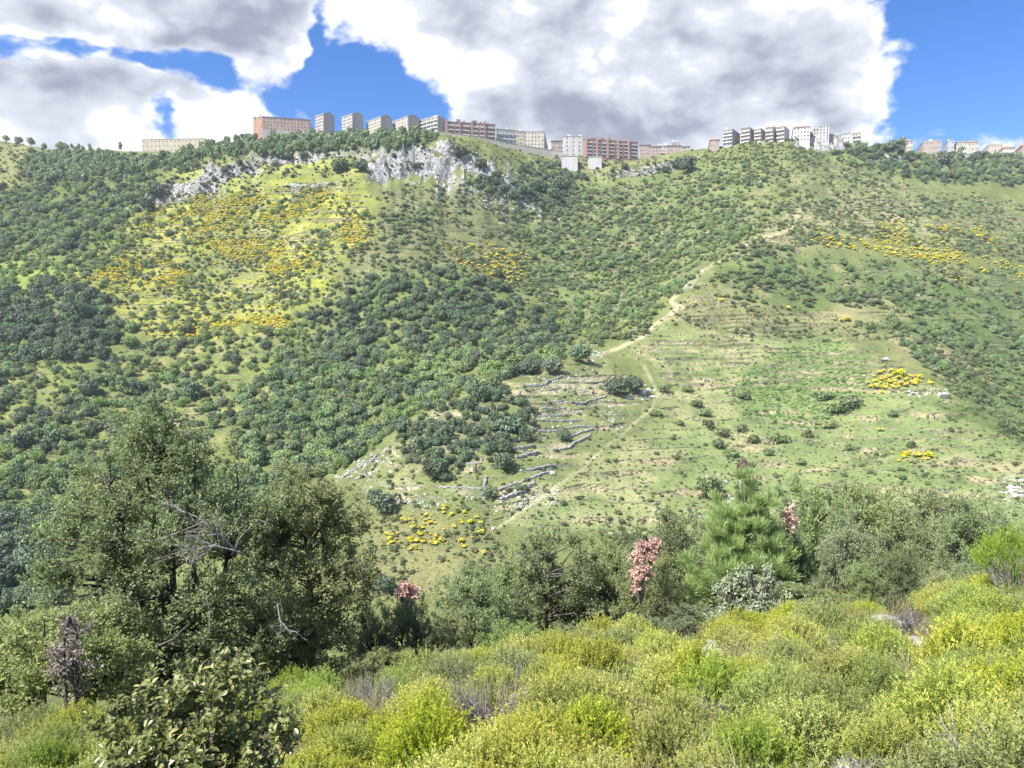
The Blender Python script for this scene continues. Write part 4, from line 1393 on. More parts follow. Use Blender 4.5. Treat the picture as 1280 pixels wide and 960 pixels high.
# --- the big leafy tree on the left and its two companions
def big_left():
    Y = 17.0
    x, y, z, h = fit(232, 500, Y)
    k = Y / FPX                          # metres per photograph pixel there

    def lob(px, py, rx, rz, dy=0.0, ry=None):
        return ((px - 232) * k, dy, float(pix_st(px, py)[1]) * Y - z, rx * k, (ry or rx) * k * 0.9, rz * k)
    lobes = [lob(215, 580, 62, 74), lob(170, 570, 48, 55, 0.3), lob(265, 590, 50, 60, -0.4), lob(150, 640, 75, 55, -0.6), lob(240, 660, 95, 60, -0.9), lob(310, 660, 70, 60, 0.2),
             lob(180, 720, 100, 70, -0.8), lob(290, 740, 95, 70, -0.6), lob(120, 610, 40, 40, 0.5), lob(212, 535, 30, 38), lob(238, 545, 26, 30, 0.3), lob(150, 780, 100, 60, -0.9), lob(260, 800, 110, 60, -1.0), lob(110, 690, 50, 50, -0.3), lob(330, 790, 70, 60, -0.6)]
    me = make_tree('big_oak', 11, lobes, 420, 13, 14, 0.082, 0.048, MAT['near_oak'], 0.46, 6, 0.13)
    put_tree('leafy_oak_tree', me, (x, y, z), 0, 1, 'tall spreading dark green oak holding a tangle of dead grey branches', 'tree')
    # companion on its right
    Y2 = 18.0
    k2 = Y2 / FPX
    x2, y2, z2, h2 = fit(385, 575, Y2)

    def lob2(px, py, rx, rz, dy=0.0):
        return ((px - 385) * k2, dy, float(pix_st(px, py)[1]) * Y2 - z2, rx * k2, rx * k2 * 0.9, rz * k2)
    lobes = [lob2(380, 640, 48, 55), lob2(415, 660, 42, 50, 0.3), lob2(355, 680, 45, 55, -0.4), lob2(395, 730, 70, 65, -0.3), lob2(368, 598, 20, 24), lob2(420, 780, 60, 55, -0.2), lob2(370, 800, 70, 55, -0.4), lob2(440, 720, 35, 40, 0.1)]
    me = make_tree('right_oak', 12, lobes, 250, 13, 14, 0.080, 0.046, MAT['near_olive'], 0.42, 4, 0.10)
    put_tree('leafy_oak_tree', me, (x2, y2, z2), 0, 1, 'slender olive green oak leaning against the tall spreading oak', 'tree')
    # lower bush in front on the left
    Y3 = 13.5
    k3 = Y3 / FPX
    x3, y3, z3, h3 = fit(70, 690, Y3)

    def lob3(px, py, rx, rz, dy=0.0):
        return ((px - 70) * k3, dy, float(pix_st(px, py)[1]) * Y3 - z3, rx * k3, rx * k3 * 0.9, rz * k3)
    lobes = [lob3(60, 812, 70, 44), lob3(20, 828, 50, 42, 0.2), lob3(110, 800, 55, 46, -0.2), lob3(140, 825, 50, 36, -0.4), lob3(-20, 836, 50, 42, 0.3), lob3(60, 830, 90, 40, -0.3), lob3(140, 830, 60, 40, -0.3)]
    me = make_tree('low_oak', 13, lobes, 190, 11, 11, 0.08, 0.047, MAT['near_olive'], 0.34, 4, 0.06)
    put_tree('leafy_bush', me, (x3, y3, z3), 0, 1, 'grey green leafy bush at the foot of the tall spreading oak', 'bush')
    # withered mauve bush beside it
    xm, ym, zm, hm = fit(92, 752, 12.2)
    me = make_tree('mauve', 14, [(0, 0, hm * 0.6, 0.42, 0.42, hm * 0.42)], 22, 10, 9, 0.055, 0.034, MAT['mauve_leaf'], 0.3, 3, 0.035)
    put_tree('withered_bush', me, (xm, ym, zm), 0, 1, 'withered mauve grey bush at the edge of the tall oak', 'bush')


big_left()

# --- tree belt beyond the brow
VAR = []
for i in range(4):
    r_ = random.Random(40 + i)
    lobes = []
    for q in range(8):
        a = q * 2.4 + r_.uniform(-0.5, 0.5)
        rad = r_.uniform(0.25, 0.62)
        lobes.append((rad * 2.3 * math.cos(a), rad * 2.3 * math.sin(a), r_.uniform(2.0, 3.7), r_.uniform(0.8, 1.25), r_.uniform(0.8, 1.25), r_.uniform(0.7, 1.1)))
    lobes += [(0, 0, 4.1, 0.9, 0.9, 0.9), (0.2, 0.1, 3.0, 1.5, 1.5, 1.2), (0, 0, 1.7, 1.9, 1.9, 0.9), (0.4, -0.5, 1.0, 1.9, 1.9, 0.7), (-0.5, 0.4, 1.0, 1.8, 1.8, 0.7)]
    VAR.append(make_tree(f'belt_oak_{i}', 60 + i, lobes, 200, 13, 14, 0.085, 0.050, MAT['near_oak'], 0.44, 4, 0.10))
# these trees are about 5 m tall and 4.6 m wide at scale 1
BELT = [  # column, top row, width px, distance, material, label
    (592, 700, 150, 22.5, 'near_olive', 'olive green oak beside the pale flowering slope, left of the dense crown'),
    (690, 640, 190, 25.0, 'near_oak', 'broad dense oak with deep shade under its crown'),
    (640, 672, 110, 27.0, 'near_olive', 'small olive green oak half behind the broad dense oak'),
    (755, 655, 130, 27.0, 'near_olive', 'oak between the broad dense oak and the withered branch'),
    (842, 622, 130, 32.0, 'near_oak', 'dark oak standing behind the feathery pine'),
    (780, 640, 110, 34.0, 'near_oak', 'distant dark oak above the withered branch'),
    (890, 648, 90, 31.0, 'near_oak', 'dark oak filling the gap beside the feathery pine'),
    (1000, 586, 150, 31.0, 'near_olive', 'tall olive green oak right behind the feathery pine'),
    (1090, 588, 160, 33.0, 'near_olive', 'tall oak in the middle of the dark thicket'),
    (1150, 590, 150, 33.0, 'near_oak', 'dark oak below the pale scree'),
    (1052, 632, 110, 24.0, 'near_grey', 'rounded grey green oak in front of the dark thicket'),
    (1120, 640, 110, 27.0, 'near_oak', 'deep green oak between two rounded grey crowns'),
    (1206, 604, 112, 24.0, 'near_grey', 'rounded silvery oak with sunlit leaves beside the scree'),
    (1246, 628, 80, 28.0, 'near_oak', 'dark oak tucked behind the silvery oak'),
    (1040, 604, 110, 35.0, 'near_oak', 'dark oak at the back of the thicket'),
    (965, 640, 100, 27.0, 'near_oak', 'shady oak with a small withered branch'),
    (470, 752, 90, 19.0, 'near_oak', 'small oak at the foot of the slender olive green oak'),
    (555, 752, 90, 19.0, 'near_olive', 'low olive green oak in front of the belt'),
]
for i, (px, pt, wpx, Y, mt, lb) in enumerate(BELT):
    x, y, z, h = fit(px, pt, Y)
    wm = wpx / FPX * Y
    t = put_tree('oak_tree', VAR[i % 4], (x, y, z), i * 1.7, (wm / 4.6, wm / 4.6, h / 5.0), lb, 'tree', 'oaks along the brow', MAT[mt])


def withered(px, py, rx, rz, Y, n, mat, name, label, seed):
    c = at(px, py, Y)
    r = np.random.default_rng(seed)
    k = Y / FPX
    Pt, d = lobed_points(r, [(0, 0, 0, rx * k, rx * k * 0.7, rz * k)], n, 0.6)
    G = Geo()
    foot = np.array([0.1, 0.35, -rz * k * 1.8])
    for q in Pt[:16]:
        G.tube(bezier(foot, (foot + q) / 2 + r.normal(0, 0.06, 3), q, 5), np.linspace(0.02, 0.005, 5), 4, 1)
    nt_, nl = 7, 8
    cc = np.repeat(Pt, nt_, 0)
    td = unit(rand_dirs(len(cc), r) + np.array([0, 0, 0.2]))
    P = (cc[:, None, :] + td[:, None, :] * (0.16 * r.uniform(0.1, 1, (len(cc), nl)))[:, :, None]).reshape(-1, 3)
    D = unit(rand_dirs(len(P), r) + np.repeat(td, nl, 0) * 0.4)
    G.leaves(P, D, rand_dirs(len(P), r), 0.085 * r.uniform(0.7, 1.2, len(P)), 0.05 * r.uniform(0.7, 1.2, len(P)))
    o = add(name, G.mesh(name, [mat, MAT['grey_wood']]), None, c)
    return tag(o, label, 'branch')


withered(812, 686, 17, 14, 19.2, 22, MAT['pink_leaf'], 'withered_branch', 'large pink brown withered branch beside the feathery pine', 1)
withered(799, 716, 13, 26, 19.0, 26, MAT['pink_leaf'], 'withered_branch', 'hanging pink brown withered branch under the larger one', 2)
withered(985, 648, 8, 16, 20.5, 14, MAT['pink_leaf'], 'withered_branch', 'small pink withered branch right of the feathery pine', 3)
withered(511, 737, 14, 9, 18.0, 14, MAT['pink_leaf'], 'withered_branch', 'pink withered tuft on the small oak by the yellow broom', 4)
for (px, pt, wpx, Y, mt, lb) in [(812, 678, 110, 20.5, 'near_olive', 'leafy oak bush carrying the large withered branch'), (990, 655, 90, 21.5, 'near_oak', 'dark oak bush in front of the small withered branch'),
                                 (512, 728, 92, 19.5, 'near_oak', 'small round oak topped by a pink withered tuft'), (1130, 678, 66, 17.0, 'near_oak', 'low dark oak bush above the yellow green heath'),
                                 (1078, 690, 60, 17.0, 'near_olive', 'low oak bush beside the pale felted shrub slope'), (1205, 698, 50, 16.0, 'near_grey', 'small grey bush near the broom with bare stems')]:
    x, y, z, h = fit(px, pt, Y)
    wm = wpx / FPX * Y
    put_tree('oak_bush', VAR[int(px) % 4], (x, y, z), px * 0.37, (wm / 4.6, wm / 4.6, h / 5.0), lb, 'bush', None, MAT[mt])


def feathery_pine():
    Y = 20.5
    x, y, z, h = fit(925, 598, Y)
    k = Y / FPX

    def lob(px, py, rx, rz, dy=0.0):
        return ((px - 925) * k, dy, float(pix_st(px, py)[1]) * Y - z, rx * k, rx * k * 0.85, rz * k)
    lobes = [lob(924, 622, 16, 26), lob(922, 650, 30, 32), lob(905, 680, 34, 36, -0.2), lob(945, 685, 36, 34, 0.1), lob(886, 715, 38, 36, -0.3), lob(965, 712, 34, 32, 0.2), lob(925, 715, 50, 40, -0.2), lob(900, 650, 22, 30), lob(945, 645, 20, 28)]
    me = make_tree('feathery_pine', 77, lobes, 190, 18, 20, 0.16, 0.013, MAT['near_pine'], 0.34, 2, 0.07, True, 0.9)
    put_tree('pine_tree', me, (x, y, z), 0, 1, 'feathery yellow green young pine standing out from the dark oaks', 'tree')


feathery_pine()


def understory():
    r = np.random.default_rng(17)
    for i in range(56):
        px = -60 + i * 25 + r.uniform(-10, 10)
        x0 = (px - 640) / FPX * 15
        Y = 13.2 + 0.30 * np.clip(x0, -12, 16) + r.uniform(3.5, 11.0)
        x, y, z = near_ground(px, Y)
        ph = next(t for lim, t in ((150, 'behind the withered mauve bush'), (330, 'under the tall spreading oak'), (450, 'under the slender olive green oak'), (640, 'under the pink tufted oak'), (760, 'under the broad dense oak'),
                                   (880, 'beside the large withered branch'), (1000, 'behind the feathery pine'), (1150, 'under the dark thicket'), (9999, 'under the silvery oak')) if px < lim)
        hh = r.uniform(1.0, 1.8); w = r.uniform(1.4, 2.6)
        put_tree('understory_bush', VAR[i % 4], (x, y, z - 0.1), r.uniform(0, 6), (w / 4.6, w / 4.6, hh / 5.0), 'low leafy bush ' + ph, 'bush', 'low bushes ' + ph,
                 MAT[('near_olive', 'near_oak')[i % 2]])


understory()


def pale_shrub():
    x, y, z, h = fit(938, 700, 15.5)
    me = make_tree('pale_shrub', 78, [(0, 0, h * 0.55, 0.62, 0.5, h * 0.42), (-0.5, 0, h * 0.4, 0.4, 0.4, h * 0.32), (0.4, 0, h * 0.45, 0.4, 0.4, h * 0.35)], 60, 9, 9, 0.062, 0.036, MAT['pale_leaf'], 0.2, 4, 0.025)
    put_tree('pale_shrub', me, (x, y, z), 0, 1, 'pale grey green felted shrub at the foot of the feathery pine', 'shrub')


pale_shrub()


# --- bare grey branches
def twig_fan(seed, n, length, spread, up, droop=0.0, r0=0.012, forks=3):
    r = np.random.default_rng(seed)
    G = Geo()

    def grow(p, d, L, rad, depth):
        m = p + d * L * 0.5 + r.normal(0, 0.05 * L, 3)
        e = p + d * L + r.normal(0, 0.10 * L, 3) + np.array([0, 0, -droop * L])
        G.tube(bezier(p, m, e, 5), np.linspace(rad, rad * 0.5, 5), 4 if depth < 2 else 3)
        if depth < 2:
            for q in range(forks):
                t = r.uniform(0.35, 1.0)
                b = p + (e - p) * t
                nd = unit(d + r.normal(0, 0.55, 3))
                grow(b, nd, L * r.uniform(0.35, 0.6), rad * 0.5, depth + 1)
    for q in range(n):
        a = r.uniform(0, 6.28)
        d = unit(np.array([math.cos(a) * spread, math.sin(a) * spread, up]) + r.normal(0, 0.15, 3))
        grow(r.normal(0, 0.04, 3), d, length * r.uniform(0.6, 1.1), r0 * r.uniform(0.7, 1.2), 0)
    return G.mesh('twigs', [MAT['grey_wood']], True)


def dead_branch(pts, Y, rad, forks, label, seed):
    r = np.random.default_rng(seed)
    P = np.array([at(px, py, Y + dy) for (px, py, dy) in pts])
    o0 = P[0].copy()
    P = P - o0
    G = Geo()
    t = np.linspace(0, 1, len(P)); tt = np.linspace(0, 1, len(P) * 4)
    C = np.c_[np.interp(tt, t, P[:, 0]), np.interp(tt, t, P[:, 1]), np.interp(tt, t, P[:, 2])]
    G.tube(C, np.linspace(rad, rad * 0.35, len(C)), 5)
    main = P[-1] - P[0]
    for q in range(forks):
        b = C[r.integers(len(C) // 4, len(C))]
        d = unit(main * 0.5 / np.linalg.norm(main) + r.normal(0, 0.6, 3))
        e = b + d * np.linalg.norm(main) * r.uniform(0.25, 0.55)
        m = (b + e) / 2 + r.normal(0, 0.04, 3)
        c2 = bezier(b, m, e, 6)
        G.tube(c2, np.linspace(rad * 0.45, rad * 0.12, 6), 4)
        for s in range(4):
            b2 = c2[r.integers(2, 6)]
            e2 = b2 + unit(d + r.normal(0, 0.5, 3)) * np.linalg.norm(e - b) * r.uniform(0.3, 0.6)
            G.tube([b2, (b2 + e2) / 2 + r.normal(0, 0.015, 3), e2], [rad * 0.2, rad * 0.15, rad * 0.07], 3)
    tag(add('dead_branch', G.mesh('dead_branch', [MAT['grey_wood']], True), None, o0), label, 'branch')


dead_branch([(298, 692, 0), (275, 668, -0.2), (250, 648, -0.3), (212, 632, -0.4)], 14.9, 0.028, 14, 'long grey dead branch arching through the tall spreading oak', 5)
dead_branch([(300, 690, 0), (268, 682, -0.2), (240, 688, -0.3), (226, 694, -0.3)], 14.8, 0.020, 22, 'dense spray of grey twigs below the long dead branch', 6)
dead_branch([(290, 694, 0), (300, 672, 0.0), (322, 650, 0.1)], 14.9, 0.022, 6, 'pale dead branch reaching up beside the spray of grey twigs', 7)
dead_branch([(347, 755, 0), (350, 775, -0.1), (362, 790, -0.2)], 14.6, 0.020, 9, 'bleached forked twig hanging in the dark of the oak', 8)
dead_branch([(262, 790, 0), (262, 765, 0), (258, 745, 0.1)], 14.5, 0.018, 2, 'straight bare stick standing inside the tall oak', 9)
dead_branch([(185, 812, 0), (215, 800, 0), (235, 780, 0)], 14.2, 0.016, 3, 'leaning bare stick at the base of the tall oak', 10)


# ------------------------------------------------------------------ heath in the foreground
NEAR_PARTS = {}     # shrub mesh -> its foliage and stems as separate meshes


def heath_mesh(name, seed, nspr, nleaf, leafL, leafW, mat, rad=0.46, hgt=0.55, sprL=0.24, open_=0.0):
    r = np.random.default_rng(seed)
    G = Geo(); L = Geo(); S = Geo()
    a = r.uniform(0, 6.28, nspr)
    q = np.sqrt(r.uniform(0, 1, nspr))
    bump = 1 + 0.22 * np.sin(a * 3 + r.uniform(0, 6)) * q + r.normal(0, 0.10, nspr)
    T = np.c_[rad * q * np.cos(a) * bump, rad * q * np.sin(a) * bump, hgt * (1.0 - 0.62 * q ** 2) * r.uniform(0.70, 1.10, nspr)]
    d = unit(np.c_[np.cos(a) * q * 0.75, np.sin(a) * q * 0.75, np.full(nspr, 0.9)] + r.normal(0, 0.22, (nspr, 3)))
    ln = sprL * r.uniform(0.6, 1.25, nspr)
    B = T - d * ln[:, None]
    # woody stems
    for i in range(0, nspr, 4):
        foot = np.array([r.normal(0, 0.05), r.normal(0, 0.05), -0.05])
        S.tube(bezier(foot, (foot + B[i]) / 2 + np.array([0, 0, -0.06]), B[i] + d[i] * ln[i] * 0.6, 5), np.linspace(0.006, 0.002, 5), 3)
    u = (np.arange(nleaf)[None, :] + r.uniform(0, 1, (nspr, nleaf))) / nleaf
    P = B[:, None, :] + d[:, None, :] * (ln[:, None] * u)[:, :, None]
    sway = r.normal(0, 0.02, (nspr, 1, 3)) * (u ** 2)[:, :, None]
    P = (P + sway).reshape(-1, 3)
    dd = np.repeat(d, nleaf, 0)
    side = unit(np.cross(dd, rand_dirs(len(P), r)))
    D = unit(dd * 0.75 + side * r.uniform(0.5, 1.1, (len(P), 1)))
    N = unit(dd + rand_dirs(len(P), r) * 0.5)
    sz = r.uniform(0.7, 1.3, len(P)) * np.repeat(r.uniform(0.8, 1.2, nspr), nleaf)
    tipv = np.clip((u.ravel() - 0.45) / 0.55, 0, 1) * np.repeat(r.uniform(0.2, 1.0, nspr), nleaf)
    G.leaves(P, D, N, leafL * sz, leafW * sz, 0, 0.1, tipv)
    L.leaves(P, D, N, leafL * sz, leafW * sz, 0, 0.1, tipv)
    G.add(np.concatenate(S.v), np.concatenate(S.f4), 1)
    NEAR_PARTS[name] = (L.mesh(name + '_foliage', [mat], False, 'tip'), S.mesh(name + '_stem', [MAT['bark']]))
    return G.mesh(name, [mat, MAT['bark']], False, 'tip')


HEATH = [heath_mesh(f'heath_{i}', 900 + i, 470, 30, 0.024, 0.0090, MAT['heath'], hgt=0.50 + 0.05 * (i % 3), rad=0.44 + 0.04 * (i % 2)) for i in range(5)]
GREEN = [heath_mesh(f'green_heath_{i}', 930 + i, 420, 30, 0.028, 0.0080, MAT['green_heath'], hgt=0.55, rad=0.42, sprL=0.30) for i in range(3)]
GREY = [heath_mesh(f'grey_heath_{i}', 950 + i, 340, 26, 0.024, 0.0090, MAT['grey_heath'], hgt=0.46, rad=0.42, sprL=0.24) for i in range(3)]
TWIG = [twig_fan(970 + i, 16, 0.34, 0.8, 0.75, 0.0, 0.007, 4) for i in range(3)]


def straw_mesh(seed):
    r = np.random.default_rng(seed)
    G = Geo()
    n = 46
    P = np.c_[r.normal(0, 0.07, n), r.normal(0, 0.07, n), np.zeros(n)]
    D = unit(np.c_[r.normal(0, 0.35, n), r.normal(0, 0.35, n), np.ones(n)])
    G.leaves(P, D, rand_dirs(n, r), r.uniform(0.2, 0.5, n), np.full(n, 0.006), 0, 0.05)
    return G.mesh(f'straw_{seed}', [MAT['straw']])


STRAW = [straw_mesh(i) for i in range(3)]


def clearings(px, py, y):
    """0 where the shrub cover opens on stones, soil and dead twigs"""
    c = np.ones_like(px)
    for (cx, cy, rx, ry) in [(1142, 795, 22, 34), (1135, 765, 26, 16), (898, 812, 26, 16), (1045, 800, 26, 12), (615, 880, 50, 20), (85, 880, 50, 12), (1062, 945, 28, 14), (945, 758, 20, 12), (1105, 770, 26, 12),
                             (800, 880, 26, 14), (250, 930, 100, 60), (660, 872, 16, 10), (460, 860, 30, 12), (1190, 790, 16, 10), (900, 880, 26, 12), (860, 790, 22, 12)]:
        g = 0.26 * FPX / y
        c = np.minimum(c, sstep(np.hypot((px - cx) / (rx + g), (py - cy) / (ry + g * 0.5)), 0.75, 1.05))
    return c


LAND = []
for (px, Y, ph) in [(250, 4.3, 'around the glossy leafy oak bush'), (612, 6.2, 'around the bleached bare branches'), (85, 5.4, 'around the dark tangle of bare twigs'), (1140, 11.0, 'along the stony gap'), (897, 8.5, 'around the white limestone slab'),
                    (938, 14.5, 'below the pale felted shrub'), (1268, 13.0, 'around the broom with bare grey stems'), (300, 12.0, 'at the foot of the tall spreading oak'), (690, 15.0, 'on the brow before the broad dense oak'), (1060, 3.6, 'around the dark hollow with the white stone'),
                    (520, 12.0, 'on the brow before the pink tufted oak'), (812, 14.5, 'on the brow before the large withered branch'), (1130, 16.5, 'around the low dark oak bush on the brow'), (480, 6.4, 'around the low grey bare twigs'), (905, 5.6, 'around the thin bare twigs by a small stone'),
                    (1045, 8.6, 'around the stone under a twiggy shrub'), (70, 11.0, 'before the withered mauve bush')]:
    LAND.append(near_ground(px, Y)[:2] + (ph,))


def heath_cover():
    r = np.random.default_rng(5)
    cells = []
    for y in np.arange(1.6, 25, 0.48):
        w = 0.80 * y + 1.6
        for x in np.arange(-w, w, 0.48):
            cells.append((x + r.uniform(-0.24, 0.24), y + r.uniform(-0.24, 0.24)))
    P = np.array(cells)
    z = N_near(P[:, 0], P[:, 1])
    px, py = project(P[:, 0], P[:, 1], z + 0.3)
    brow = 13.2 + 0.30 * np.clip(P[:, 0], -12, 16)
    ok = (P[:, 1] < brow + 6.0) & (clearings(px, py, P[:, 1]) > r.uniform(0, 1, len(P)))
    # keep the standpoint clear
    ok &= np.hypot(P[:, 0], P[:, 1]) > 1.7
    ok &= r.uniform(0, 1, len(P)) > 0.05
    kz = fbm(P[:, 0] / 2.4, P[:, 1] / 2.4, 3, 401)
    kz2 = fbm(P[:, 0] / 1.3 + 40, P[:, 1] / 1.3, 3, 402)
    left = {'heath': [], 'green': [], 'grey': [], 'twig': []}
    for i in np.where(ok)[0]:
        dark = (px[i] < 520 and py[i] < 860)
        kk = kz[i] + (0.25 if dark else -0.05)
        kind = 'green' if kk > 0.22 else 'heath'
        if kz2[i] > 0.42:
            kind = 'grey'
        if r.uniform() < 0.06:
            kind = 'twig'
        sc = r.uniform(0.72, 1.18) * (1.0 + 0.28 * kz2[i])
        sc *= min(1.0, 0.55 + P[i, 1] / 9)
        left[kind].append((P[i, 0], P[i, 1], z[i] - 0.03, sc, sc * r.uniform(0.74, 1.12), r.uniform(0, 6.28), r.integers(0, 60)))
    spec = {
        'heath': (HEATH, 'heath_shrub', 'shrub', 'yellow green heath shrub', 'yellow green heath shrubs', 'yellow green heath covering the rest of the near slope'),
        'green': (GREEN, 'green_heath_shrub', 'shrub', 'fresh green heath shrub with long shoots', 'fresh green heath shrubs', 'fresh green heath covering the rest of the near slope'),
        'grey': (GREY, 'cistus_shrub', 'shrub', 'dull grey green shrub', 'grey green shrubs', 'grey green shrubs covering the rest of the near slope'),
        'twig': (TWIG, 'dead_twig_bush', 'bush', 'leafless grey twig bush', 'leafless twig bushes', 'leafless twig bushes over the rest of the near slope'),
    }
    for kind, lst in left.items():
        meshes, name, cat, label, group, sl = spec[kind]
        lst.sort(key=lambda q: np.hypot(q[0], q[1]) / q[3])
        ind, rest = [], []
        for q in lst:
            ppx, ppy = project(np.array([q[0]]), np.array([q[1]]), np.array([q[2] + 0.3]))
            (ind if (len(ind) < 290 and -20 < ppx[0] < 1300 and ppy[0] < 1000) else rest).append(q)
        for q in ind:
            me = meshes[q[6] % len(meshes)]
            near = np.hypot(q[0], q[1]) < 9.0 and me.name in NEAR_PARTS
            o = add(name, None if near else me, None, q[:3], q[5], (q[3], q[3], q[4]))
            if near:
                add('foliage', NEAR_PARTS[me.name][0], o)
                add('stem', NEAR_PARTS[me.name][1], o)
            j = np.argmin([np.hypot((q[0] - lx) , (q[1] - ly)) for (lx, ly, _) in LAND])
            tag(o, f"{label} {LAND[j][2]}", cat, f"{group} {LAND[j][2]}")
        if rest:
            scatter_stuff(name + '_cover', np.array([q[:3] for q in rest]), np.array([(0, 0, q[5]) for q in rest]), np.array([(q[3], q[3], q[4]) for q in rest]),
                          [q[6] % len(meshes) for q in rest], meshes, sl)
    # dry grass between the shrubs
    n = 1000
    y = 1.8 + 18 * r.uniform(0, 1, n) ** 0.7
    x = r.uniform(-0.8, 0.8, n) * (y + 1.2)
    zz = N_near(x, y)
    scatter_stuff('dry_grass', np.c_[x, y, zz], np.c_[r.normal(0, 0.2, n), r.normal(0, 0.2, n), r.uniform(0, 6, n)], np.repeat(r.uniform(0.5, 1.2, n)[:, None], 3, 1), r.integers(0, 3, n), STRAW, 'dry straw coloured grass between the shrubs')


heath_cover()


def oak_bush():
    """leafy bush in the near left corner, leaves big enough to tell apart"""
    Y = 4.3
    x, y, z = near_ground(250, Y)
    top = float(pix_st(250, 822)[1]) * Y - z
    k = Y / FPX
    r = np.random.default_rng(88)
    lobes = [(0, 0, top * 0.62, 95 * k, 80 * k, top * 0.34), (-70 * k, -0.05, top * 0.5, 60 * k, 60 * k, top * 0.34), (72 * k, 0.0, top * 0.55, 55 * k, 55 * k, top * 0.36), (20 * k, 0.05, top * 0.78, 60 * k, 55 * k, top * 0.20),
             (0, -0.15, top * 0.35, 115 * k, 80 * k, top * 0.34), (-80 * k, -0.2, top * 0.25, 60 * k, 60 * k, top * 0.25), (70 * k, -0.2, top * 0.25, 70 * k, 60 * k, top * 0.25), (0, -0.28, top * 0.2, 110 * k, 50 * k, top * 0.2)]
    C, d = lobed_points(r, lobes, 400, 0.35)
    C[:, 2] = np.maximum(C[:, 2], 0.06)
    Wd = Geo()
    for c in C[::2]:
        foot = np.array([r.normal(0, 0.05), r.normal(0, 0.05), -0.05])
        Wd.tube(bezier(foot, (foot + c) / 2 + np.array([0, 0, -0.05]) + r.normal(0, 0.03, 3), c, 5), np.linspace(0.010, 0.003, 5), 4)
    L = Geo()
    nt_, nl = 6, 8
    cc = np.repeat(C, nt_, 0)
    td = unit(rand_dirs(len(cc), r) + unit(cc - np.array([0, 0, top * 0.35])) * 0.8 + np.array([0, 0, 0.45]))
    tl = r.uniform(0.07, 0.14, len(cc))
    u = (np.arange(nl)[None, :] + 0.5) / nl * np.ones((len(cc), 1))
    P = (cc[:, None, :] + td[:, None, :] * (tl[:, None] * u)[:, :, None]).reshape(-1, 3)
    T = np.repeat(td, nl, 0)
    side = unit(np.cross(T, rand_dirs(len(P), r)))
    D = unit(T * 0.55 + side * 0.9)
    N = unit(T * 0.6 + np.array([0, 0, 0.8]) + rand_dirs(len(P), r) * 0.5)
    sz = r.uniform(0.75, 1.25, len(P))
    tipv = np.clip(u.ravel() - 0.5, 0, 1) * 2 * np.repeat(r.uniform(0, 1, len(cc)) ** 2, nl)
    # six point leaves folded along the midrib
    D = unit(D); S = unit(np.cross(D, N)); N2 = np.cross(S, D)
    Ll = (0.042 * sz)[:, None]; Wl = (0.023 * sz)[:, None]
    v = np.stack([P, P + D * Ll * 0.3 + S * Wl * 0.5 + N2 * Ll * 0.08, P + D * Ll * 0.7 + S * Wl * 0.42 + N2 * Ll * 0.06, P + D * Ll - N2 * Ll * 0.05,
                  P + D * Ll * 0.7 - S * Wl * 0.42 + N2 * Ll * 0.06, P + D * Ll * 0.3 - S * Wl * 0.5 + N2 * Ll * 0.08], 1).reshape(-1, 3)
    b = np.arange(len(P))[:, None] * 6
    L.add(v, np.concatenate([b + np.array([[0, 1, 2, 3]]), b + np.array([[0, 3, 4, 5]])]), 0, np.repeat(tipv, 6))
    t = add('leafy_oak_bush', None, None, (x, y, z))
    tag(t, 'glossy leafy oak bush with pale shoot tips among the heath', 'bush')
    add('stem', Wd.mesh('bush_stems', [MAT['bark']], True), t)
    add('foliage', L.mesh('bush_leaves', [MAT['bush_oak']], False, 'tip'), t)


oak_bush()


def near_at(px, py, up=0.0):
    """near ground point whose height plus 'up' shows at a photograph pixel"""
    s_, t_ = pix_st(px, py)
    ys = np.arange(2, 26, 0.02)
    zz = N_near(float(s_) * ys, ys)
    hit = np.where(zz + up > float(t_) * ys)[0]
    Y = ys[hit[0]] if len(hit) else 10.0
    return float(s_) * Y, Y, float(N_near(np.array([float(s_) * Y]), np.array([Y]))[0])


def place_twigs(px, py_mid, wpx, label, seed, n=22):
    x, y, z = near_at(px, py_mid, 0.30)
    Y = y
    me = twig_fan(seed, n + 8, 0.5 * wpx / FPX * Y * 0.8, 0.85, 0.9, 0.0, 0.010, 5)
    tag(add('dead_twig_bush', me, None, (x, y, z), 0.0), label, 'bush')


place_twigs(612, 876, 140, 'wide spray of bleached bare branches in the middle of the heath', 31, 26)
place_twigs(85, 878, 110, 'dark tangle of bare twigs beside the glossy oak bush', 32)
place_twigs(1085, 935, 90, 'bare pale branches lying over a dark gap in the heath', 33, 12)
place_twigs(470, 858, 80, 'low grey bare twigs near the bleached branches', 34, 16)
place_twigs(905, 876, 80, 'thin bare twigs beside a small white stone', 35, 14)
place_twigs(1140, 768, 60, 'brittle grey twigs along the stony gap', 36, 16)


